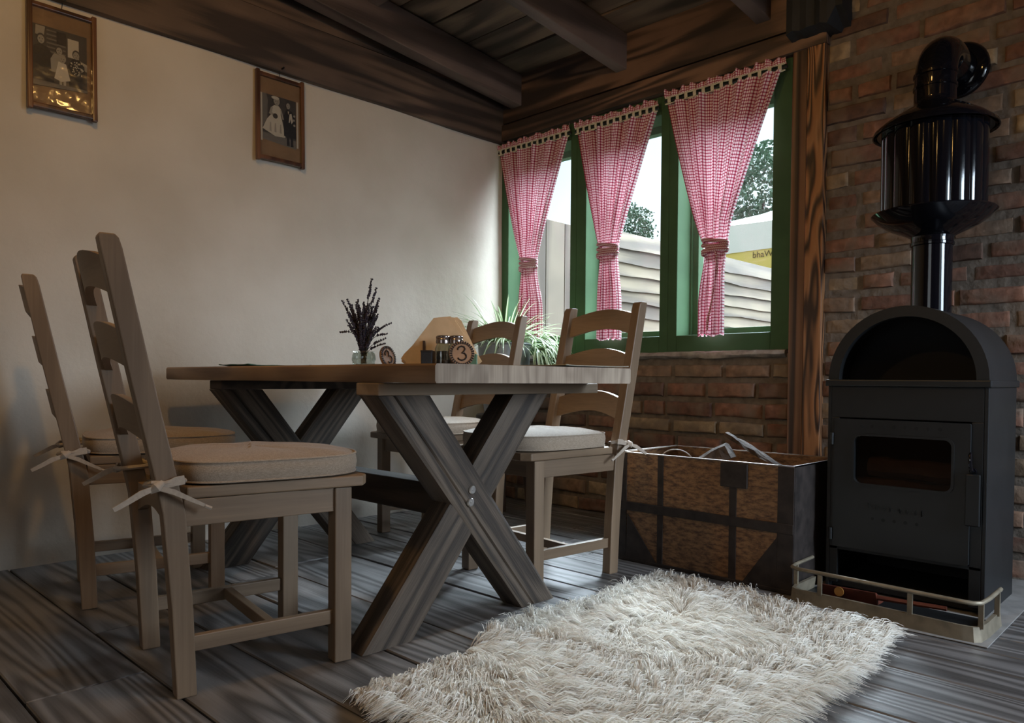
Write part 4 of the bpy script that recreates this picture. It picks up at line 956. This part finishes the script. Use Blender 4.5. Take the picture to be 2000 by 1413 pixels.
g = MB(); g.prism(arch(HW-.012, ZS, z0=.736), .16, .172, 'X'); g.build('arch_back', M['iron_in'], sv)
g = MB(); g.prism(arch(HW-.004, ZS, z0=.736), D-.01, D, 'X'); g.build('back_plate', M['iron'], sv)
# body built from panels so the ash opening and the fire window are real openings
def panel(name, y0, y1, z0, z1, x0=0, x1=.012, mt='iron', bev=.002): g = MB(); g.box(x0, x1, y0, y1, z0, z1); return g.build(name, M[mt], sv, bevel=bev)
panel('side_panel', -HW, -HW+.012, 0, .712, .0, D); panel('side_panel', HW-.012, HW, 0, .712, .0, D)
panel('back_panel', -HW+.012, HW-.012, 0, .712, D-.012, D); panel('front_panel', -HW+.012, HW-.012, .604, .712); panel('hearth_plate', -HW+.012, HW-.012, .145, .157, .0, D-.012)
g = MB(); g.box(.03, D-.02, -.19, .19, .318, .330); g.build('fire_grate', M['iron_in'], sv)
panel('top_ledge', -HW-.008, HW+.008, .712, .735, -.010, D+.004, bev=.004); panel('bottom_plate', -HW+.012, HW-.012, .012, .03, 0.03, D-.012, 'iron_in')
panel('front_panel', -HW+.012, -.197, .03, .604); panel('front_panel', HW-.040, HW-.012, .03, .604)
# door with rounded window opening
def rrect(y0, y1, z0, z1, r, n=6):
    o_ = []
    for cy, cz, a0 in ((y1-r, z1-r, 0), (y0+r, z1-r, 90), (y0+r, z0+r, 180), (y1-r, z0+r, 270)):
        for i in range(n+1): a_ = R(a0+90*i/n); o_.append((cy+r*math.cos(a_), cz+r*math.sin(a_)))
    return o_
dr = thing('door_tmp', None, None); bpy.data.objects.remove(dr)
def ringplate(yo0, yo1, zo0, zo1, ro, yi0, yi1, zi0, zi1, ri, x0, x1):
    O_, I_ = rrect(yo0, yo1, zo0, zo1, ro), rrect(yi0, yi1, zi0, zi1, ri); n = len(O_); g = MB()
    vs = [(x0, *p_) for p_ in O_]+[(x0, *p_) for p_ in I_]+[(x1, *p_) for p_ in O_]+[(x1, *p_) for p_ in I_]; fs = []
    for k in range(n): q = (k+1) % n; fs += [(k, q, n+q, n+k), (2*n+k, 3*n+k, 3*n+q, 2*n+q), (k, 2*n+k, 2*n+q, q), (n+k, n+q, 3*n+q, 3*n+k)]
    g.add(vs, fs); return g
door = ringplate(-.198, .215, .158, .600, .006, -.147, .147, .383, .545, .022, -.012, .004).build('stove_door', M['iron'], sv)
ringplate(-.155, .155, .376, .552, .026, -.147, .147, .383, .545, .022, -.016, -.011).build('window_bezel', M['iron'], door)
g = MB(); g.box(.000, .003, -.150, .150, .380, .548); g.build('glass_pane', M['smoke'], door)
for z_, y0, n_ in ((.578, .125, 8), (.268, .085, 5)):
    for k in range(n_):
        g = MB(); yc = y0-k*.034; g.lathe([(.0005, -.0125), (.006 if k % 2 else .005, -.0125), (.006, -.011)], (0, yc, z_), 10, 'X'); g.build('vent_hole', M['iron_in'], door)
# raised lettering, worn beyond reading in the photograph, as short relief strokes
g = MB(); rr = random.Random(4); yy = .10
for k in range(8):
    for s_ in range(2): y_ = yy-rr.uniform(0, .012); g.box(-.0145, -.011, y_, y_+.0025, .302-k*.001, .322-k*.001-rr.uniform(0, .008))
    g.box(-.0145, -.011, yy-.013, yy, .308-k*.001, .3105-k*.001); yy -= .023
g.build('relief_lettering', M['iron'], door)
g = MB(); g.tube([(-.018, -.207, .455), (-.040, -.207, .462), (-.048, -.206, .480), (-.046, -.205, .505), (-.038, -.205, .512)], [.006, .006, .006, .005, .004], 8); g.tube([(-.004, -.207, .455), (-.02, -.207, .455)], .009, 10)
g.build('door_handle', M['enamel'], sv, smooth=True)
g = MB(); g.box(-.022, -.012, -.228, -.188, .285, .445); g.build('latch_plate', M['iron'], sv, bevel=.003)
for z_ in (.20, .53): g = MB(); g.tube([(-.010, .224, z_-.02), (-.010, .224, z_+.02)], .007, 10); g.build('hinge', M['iron'], sv, smooth=True)
random.seed(3)
def small_log(label, loc, ln, r_, rz):
    t = thing('split_log', label, 'log', loc, R(rz), group='logs inside the stove'); g = MB(); n = 9
    g.tube([(0, -ln/2+ln*i/6, random.uniform(-.004, .004)) for i in range(7)], [r_*random.uniform(.9, 1.1) for _ in range(7)], n); g.build('log_body', M['cutwood'], t)
small_log('pale log behind the sooty oven glass, lower one', (-.555, -2.48, .365), .34, .035, 4)
small_log('pale log resting on the lower log inside the stove', (-.565, -2.51, .435), .27, .034, -4)

# flue with ribbed heat exchanger
fl = thing('flue_pipe', 'glossy black enamel flue pipe with ribbed heat exchanger above the stove', 'flue pipe', (-.305, -2.484, -.0125))
fl.scale = (1.017, 1.017, 1.017)
g = MB(); g.lathe([(.064, .955), (.064, 1.215), (.067, 1.216), (.067, 1.235), (.064, 1.25)], (0, 0, 0), 40, cap=False)
g.build('lower_pipe', M['enamel'], fl, smooth=True)
g = MB(); rings = []
for z_ in (1.312, 1.34, 1.45, 1.57, 1.602):
    rings.append([((.160+.0065*abs(math.cos(a_*8))**.7)*math.cos(a_), (.160+.0065*abs(math.cos(a_*8))**.7)*math.sin(a_), z_) for a_ in [2*PI*i/256 for i in range(256)]])
g.loft(rings); g.build('fluted_drum', M['enamel'], fl, smooth=True)
g = MB(); g.lathe([(.10, 1.31), (.10, 1.60)], (0, 0, 0), 24); g.build('core', M['enamel'], fl, smooth=True)
g = MB(); g.lathe([(.188, 1.607), (.192, 1.600), (.196, 1.600), (.192, 1.612), (.160, 1.640), (.110, 1.672), (.075, 1.690), (.066, 1.700), (.066, 1.715)], (0, 0, 0), 56, cap=False)
g.lathe([(.18, 1.601), (.02, 1.601)], (0, 0, 0), 48, cap=False); g.build('top_collar', M['enamel'], fl, smooth=True)
g = MB(); g.lathe([(.066, 1.222), (.068, 1.236), (.090, 1.248), (.135, 1.268), (.172, 1.292), (.196, 1.318), (.193, 1.322), (.18, 1.316)], (0, 0, 0), 56, cap=False)
g.lathe([(.18, 1.316), (.02, 1.316)], (0, 0, 0), 48, cap=False); g.build('bottom_collar', M['enamel'], fl, smooth=True)
g = MB(); path = [(0, 0, 1.70), (0, 0, 1.735), (0, 0, 1.77)]
for i in range(1, 13): a_ = PI/2*i/12; path.append((.13*(1-math.cos(a_)), 0, 1.77+.13*math.sin(a_)))
path += [(.22, 0, 1.90), (.29, 0, 1.90)]
g.tube(path, .066, 36, cap=False); g.build('elbow', M['enamel'], fl, smooth=True)
for z_ in (1.755, 1.80, 1.21): g = MB(); g.lathe([(.0655, z_-.006), (.0695, z_-.004), (.0695, z_+.004), (.0655, z_+.006)], (0, 0, 0), 40, cap=False); g.build('pipe_seam', M['enamel'], fl, smooth=True)
g = MB(); g.lathe([(.067, .262), (.09, .267), (.100, .277), (.104, .285), (.104, .29)], (0, 0, 1.90), 48, 'X', cap=False); g.build('wall_rosette', M['enamel'], fl, smooth=True)

# fender in front of the stove
fd = thing('stove_fender', 'low brass fender with a rail around the foot of the stove', 'fender', (0, 0, 0))
path = [(-.66, -2.222), (-.74, -2.222), (-.81, -2.224), (-.848, -2.232), (-.864, -2.255), (-.872, -2.45), (-.888, -2.735), (-.885, -2.765), (-.868, -2.780), (-.80, -2.785), (-.66, -2.785)]
def wallstrip(z0, z1, th, mt, name, bow=0):
    g = MB(); P_ = []
    for (xa, ya), (xb, yb) in zip(path[:-1], path[1:]):
        for k in range(4): P_.append((xa+(xb-xa)*k/4, ya+(yb-ya)*k/4))
    P_.append(path[-1]); rings = []; cx, cy = -.62, -2.4935
    for x_, y_ in P_:
        d = Vector((x_-cx, y_-cy, 0)).normalized()*th; b_ = Vector((x_-cx, y_-cy, 0)).normalized()*bow
        rings.append([(x_+b_.x, y_+b_.y, z0), (x_+b_.x*.4-d.x*0, y_+b_.y*.4, (z0+z1)/2), (x_, y_, z1), (x_-d.x, y_-d.y, z1), (x_-d.x+b_.x*.4, y_-d.y+b_.y*.4, (z0+z1)/2), (x_-d.x+b_.x, y_-d.y+b_.y, z0)])
    g.loft(rings); return g.build(name, mt, fd, smooth=True)
wallstrip(.0, .045, .012, M['brass'], 'kerb', .006)
g = MB(); g.tube([(x_, y_, .112) for x_, y_ in path[2:]], .0065, 10); g.tube([(path[0][0], path[0][1], .112), (path[2][0], path[2][1], .112)], .006, 8); g.build('rail', M['brass'], fd, smooth=True)
for i, (x_, y_) in enumerate([(-.800, -2.224), (-.866, -2.330), (-.878, -2.600), (-.868, -2.780), (-.70, -2.785)]):
    g = MB(); g.box(x_-.003, x_+.005, y_-.007, y_+.007, .040, .110); g.build('upright', M['brass'], fd, bevel=.001)
g = MB(); g.prism([(-.86, -2.235), (-.64, -2.228), (-.64, -2.775), (-.875, -2.77)], .001, .006, 'Z'); g.build('tray', M['iron'], fd)
sl = thing('hearth_shovel', 'red-brown hearth shovel with yellow label lying behind the fender', 'shovel', (-.79, -2.40, .012))
g = MB(); g.hexa([(-.03, -.09, .02), (.03, -.09, .02), (.03, .09, .02), (-.03, .09, .02), (-.045, -.09, .062), (-.038, -.09, .062), (-.038, .09, .058), (-.045, .09, .058)]); g.tube([(-.03, -.09, .045), (-.02, -.28, .05)], [.008, .007], 8); g.build('blade', M['shovel'], sl)
g = MB(); g.lathe([(.001, -.002), (.015, -.002), (.015, .001)], (-.046, .02, .045), 20, 'X'); g.build('label_sticker', M['ember'], sl)

# hearth slab under stove
hs = MB(); hs.box(-.905, .0, -2.805, -2.213, 0.0005, .0035); tag(hs.build('hearth_slab', M['stonepave'], bevel=.001), 'thin grey slab under the stove and fender', 'hearth slab')

# ------------------------------------------------------------------ sheepskin rug
def make_rug():
    root = thing('shaggy_rug', 'thick cream sheepskin rug on the grey floor boards', 'rug', (-1.67, -2.22, 0))
    r = np.random.default_rng(5)
    # outline (local)
    nb = 160; ang = np.linspace(0, 2*PI, nb, endpoint=False); pts = []
    def inside(x, y):
        e = .015*np.sin(9*y+1)+.02*np.sin(4*y); f_ = .018*np.sin(8*x+2)+.015*np.sin(3.1*x)
        return (x > -.655+e) & (x < .645+e*.8) & (y > -.405+f_) & (y < .385+f_)
    base = MB(); n = 30; rim = []
    for a_ in np.linspace(0, 2*PI, 120, endpoint=False):
        d = 1.0
        while not inside(d*math.cos(a_), d*math.sin(a_)): d -= .01
        rim.append((d*math.cos(a_), d*math.sin(a_)))
    base.loft([[(x, y, .001) for x, y in rim], [(x, y, .008) for x, y in rim], [(x*.95, y*.95, .014) for x, y in rim], [(x*.3, y*.3, .014) for x, y in rim]])
    base.build('hide', M['wool'], root, smooth=True)
    nl = 9000; px = r.uniform(-.70, .70, nl*2); py = r.uniform(-.45, .45, nl*2); k = inside(px, py); px, py = px[k][:nl], py[k][:nl]; nl = len(px)
    # slow flow field with swirls
    th = 2.4*np.sin(px*3.1+py*2.2+.6)+1.7*np.sin(py*6.1-px*2.7+2)+.7*np.sin(px*11+py*7)
    dirx = np.cos(th)*.55+.25+px*.8; diry = np.sin(th)*.55-.15+py*1.1
    nrm = np.sqrt(dirx**2+diry**2)+1e-6; dirx /= nrm; diry /= nrm
    S = 12; rep = lambda a_: np.repeat(a_, S)
    lx, ly = rep(px)+r.normal(0, .0055, nl*S), rep(py)+r.normal(0, .0055, nl*S)
    L_ = rep(r.uniform(.045, .085, nl))*r.uniform(.8, 1.15, nl*S); lift = rep(r.uniform(.35, 1.0, nl))*r.uniform(.85, 1.15, nl*S)
    da = r.normal(0, .22, nl*S); dx = rep(dirx)*np.cos(da)-rep(diry)*np.sin(da); dy = rep(dirx)*np.sin(da)+rep(diry)*np.cos(da)
    tip_in = r.uniform(.35, .8, nl*S); curl = rep(r.uniform(-1, 1, nl))+r.normal(0, .3, nl*S); K = 6
    n = nl*S; V = np.zeros((n, K, 2, 3), dtype=np.float32)
    cxx, cyy = rep(px), rep(py); wdt = r.uniform(.0009, .0017, n); wa = r.uniform(0, PI, n)
    for j in range(K):
        t = j/(K-1); h = .008+L_*lift*(.62*np.sin(min(t*1.25, 1.)*PI/2)-.32*max(0, t-.55)**1.3*2); s = L_*(.95*t**1.35)
        wob = .006*curl*np.sin(t*PI*1.6)*t
        x = lx+(cxx-lx)*tip_in*t+dx*s-dy*wob; y = ly+(cyy-ly)*tip_in*t+dy*s+dx*wob; z = np.maximum(h, .003)
        ww = wdt*(1-.75*t**2); ox = -dy*np.cos(wa)*ww; oy = dx*np.cos(wa)*ww; oz = np.sin(wa)*ww
        V[:, j, 0] = np.stack([x-ox, y-oy, z-oz], 1); V[:, j, 1] = np.stack([x+ox, y+oy, z+oz], 1)
    V = V.reshape(-1, 3); b_ = (np.arange(n)*K*2)[:, None]; q = []
    for j in range(K-1): q.append(np.concatenate([b_+2*j, b_+2*j+1, b_+2*j+3, b_+2*j+2], 1))
    F = np.stack(q, 1).reshape(-1, 4).astype(np.int32)
    me = bpy.data.meshes.new('wool_pile'); me.vertices.add(len(V)); me.vertices.foreach_set('co', V.ravel()); me.loops.add(F.size); me.loops.foreach_set('vertex_index', F.ravel())
    me.polygons.add(len(F)); me.polygons.foreach_set('loop_start', np.arange(len(F), dtype=np.int32)*4); me.update(calc_edges=True)
    me.polygons.foreach_set('use_smooth', np.ones(len(F), dtype=bool))
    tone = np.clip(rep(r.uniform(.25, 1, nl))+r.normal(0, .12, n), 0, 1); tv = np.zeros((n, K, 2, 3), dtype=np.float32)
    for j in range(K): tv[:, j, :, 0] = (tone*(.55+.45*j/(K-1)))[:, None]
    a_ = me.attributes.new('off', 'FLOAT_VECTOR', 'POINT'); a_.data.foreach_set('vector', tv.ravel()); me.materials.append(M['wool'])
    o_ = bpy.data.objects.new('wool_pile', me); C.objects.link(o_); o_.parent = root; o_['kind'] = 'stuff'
make_rug()

# ------------------------------------------------------------------ outside
g = MB(); g.box(.3, 40, -14, 24, -.12, -.04); struct(g.build('ground', M['gravel']), 'yard outside the windows')
fc = thing('garden_fence', 'weathered board fence running away outside the windows', 'fence', (0, 0, 0))
random.seed(17)
for k in range(12):
    z1 = 1.885-.105*k; g = MB(); g.rnd(); n = 40; rings = []; p1, p2 = random.uniform(0, 6), random.uniform(0, 6)
    if z1 < .7: break
    for i in range(n+1):
        x_ = 1.16+9.*i/n; lo = z1-.135+.008*math.sin(x_*3+p1)+.004*math.sin(x_*8+p2); rings.append([(x_, .200, z1), (x_, .168, lo), (x_, .186, lo), (x_, .210, z1)])
    g.loft(rings); g.build('clapboard', M['fence'], fc)
xx = .42
for k in range(4):
    wd = .20 if k < 3 else .14; g = MB(); g.rnd(); g.box(xx, xx+wd-.006, .185, .21, 0, 1.835+random.uniform(-.006, .006)); g.build('upright_board', M['fence_z'], fc, bevel=.002); xx += wd
g = MB(); g.box(.4, 10, .212, .25, .3, .4); g.box(.4, 10, .212, .25, 1.5, 1.6); g.build('back_rail', M['fence'], fc)
def parasol(label, cx, cy, half, zb, zt, zap, mt, text=None):
    t = thing('garden_parasol', label, 'parasol', (cx, cy, 0)); n = 10; g = MB(); vs = []; fs = []
    cs = [(-half, half), (-half, -half), (half, -half), (half, half)]
    for k in range(4):
        (xa, ya), (xb, yb) = cs[k], cs[(k+1) % 4]; b0 = len(vs)
        for i in range(n+1):
            u = i/n; x_, y_ = xa+(xb-xa)*u, ya+(yb-ya)*u; sag = .03*math.sin(u*PI)
            vs += [(x_, y_, zb+sag*.5), (x_, y_, zt-sag), (x_*.5, y_*.5, (zt+zap)/2-.04), (0, 0, zap)]
        for i in range(n):
            for j in range(3): a_ = b0+i*4+j; fs.append((a_, a_+4, a_+5, a_+1))
    g.add(vs, fs); g.build('canopy', mt, t)
    g = MB(); g.tube([(0, 0, -.04), (0, 0, zap)], .03, 10); g.build('pole', M['rim'], t, smooth=True)
    if text:
        cu = bpy.data.curves.new('lettering', 'FONT'); cu.body = text; cu.size = .15; cu.extrude = .002; me = bpy.data.meshes.new_from_object(bpy.data.objects.new('tmp', cu))
        o_ = bpy.data.objects.new('lettering', me); me.materials.append(M['ink']); C.objects.link(o_); o_.parent = t; o_.location = (-half-.012, .80, zb+.385); o_.rotation_euler = (PI/2, 0, -PI/2)
    return t
parasol('white square parasol beyond the fence', 7.3, .92, 1.3, 2.43, 2.83, 3.35, M['white_canvas'])
bn = thing('hanging_banner', 'yellow cloth banner with dark lettering hanging under the white parasol', 'banner', (6.02, 0, 0))
g = MB(); rings = []
for i in range(31):
    y_ = -.36+2.52*i/30; w_ = .006*math.sin(y_*9); rings.append([(w_, y_, 1.62), (w_+.004, y_, 1.62), (.004, y_, 2.455), (0, y_, 2.455)])
g.loft(rings); g.build('cloth', M['yellow'], bn, smooth=True)
cu = bpy.data.curves.new('lettering', 'FONT'); cu.body = 'bhaWaun'; cu.size = .115; cu.extrude = .001; me = bpy.data.meshes.new_from_object(bpy.data.objects.new('tmp', cu))
o_ = bpy.data.objects.new('lettering', me); me.materials.append(M['ink']); C.objects.link(o_); o_.parent = bn; o_.location = (-.010, 1.37, 2.345); o_.rotation_euler = (PI/2, 0, -PI/2)
def tree(label, loc, r_, h_, seed):
    t = thing('tree', label, 'tree', loc); rs = np.random.default_rng(seed); n = 5200
    u = rs.normal(0, 1, (n, 3)); u /= np.linalg.norm(u, axis=1)[:, None]; rad = rs.uniform(.35, 1, n)**.5*(1+.22*np.sin(u[:, 0]*6+1)*np.cos(u[:, 2]*5))
    c_ = u*rad[:, None]*np.array([r_, r_, r_*1.05])+np.array([0, 0, h_]); g = MB(); s_ = r_*.05
    a_ = rs.normal(0, 1, (n, 3)); a_ /= np.linalg.norm(a_, axis=1)[:, None]; b_ = np.cross(a_, rs.normal(0, 1, (n, 3))); b_ /= np.linalg.norm(b_, axis=1)[:, None]
    V = np.stack([c_-a_*s_, c_+b_*s_*.6, c_+a_*s_, c_-b_*s_*.6], 1).reshape(-1, 3)
    g.v = [tuple(p_) for p_ in V.tolist()]; g.o = [(0, 0, 0)]*len(V); g.f = [(4*i, 4*i+1, 4*i+2, 4*i+3) for i in range(n)]; g.m = [0]*n
    g.build('foliage', M['foliage'], t, fix=False); q = MB(); q.tube([(0, 0, -.04), (.1, 0, h_*.5), (0, 0, h_)], [r_*.12, r_*.08, r_*.03], 8)
    for k in range(7): an = k*.9; q.tube([(0, 0, h_*(.55+.05*k)), (math.cos(an)*r_*.6, math.sin(an)*r_*.6, h_*(.75+.05*k))], [r_*.04, r_*.01], 6)
    q.build('trunk', M['bark'], t, smooth=True)
tree('leafy tree behind the white parasol', (16.2, 6.2, 0), 1.5, 5.6, 1)
tree('smaller tree over the fence seen through the middle window', (14.5, 9.6, 0), .9, 4.9, 2)
pr = thing('metal_canopy_frame', 'thin grey metal frame above the fence in the middle window', 'frame', (0, 0, 0))
g = MB(); g.tube([(3.5, 1.75, -.04), (3.5, 1.75, 2.33)], .02, 8); g.tube([(3.5, 1.28, -.04), (3.5, 1.28, 2.22)], .02, 8); g.build('upright', M['rim'], pr)
g = MB(); g.tube([(3.5, 1.76, 2.32), (3.5, 1.27, 2.21)], .016, 8); g.tube([(3.5, 1.76, 2.27), (3.5, 1.27, 2.16)], .010, 8); g.tube([(3.5, 1.28, 2.21), (5.0, 1.3, 2.3)], .014, 8); g.build('rail', M['rim'], pr)
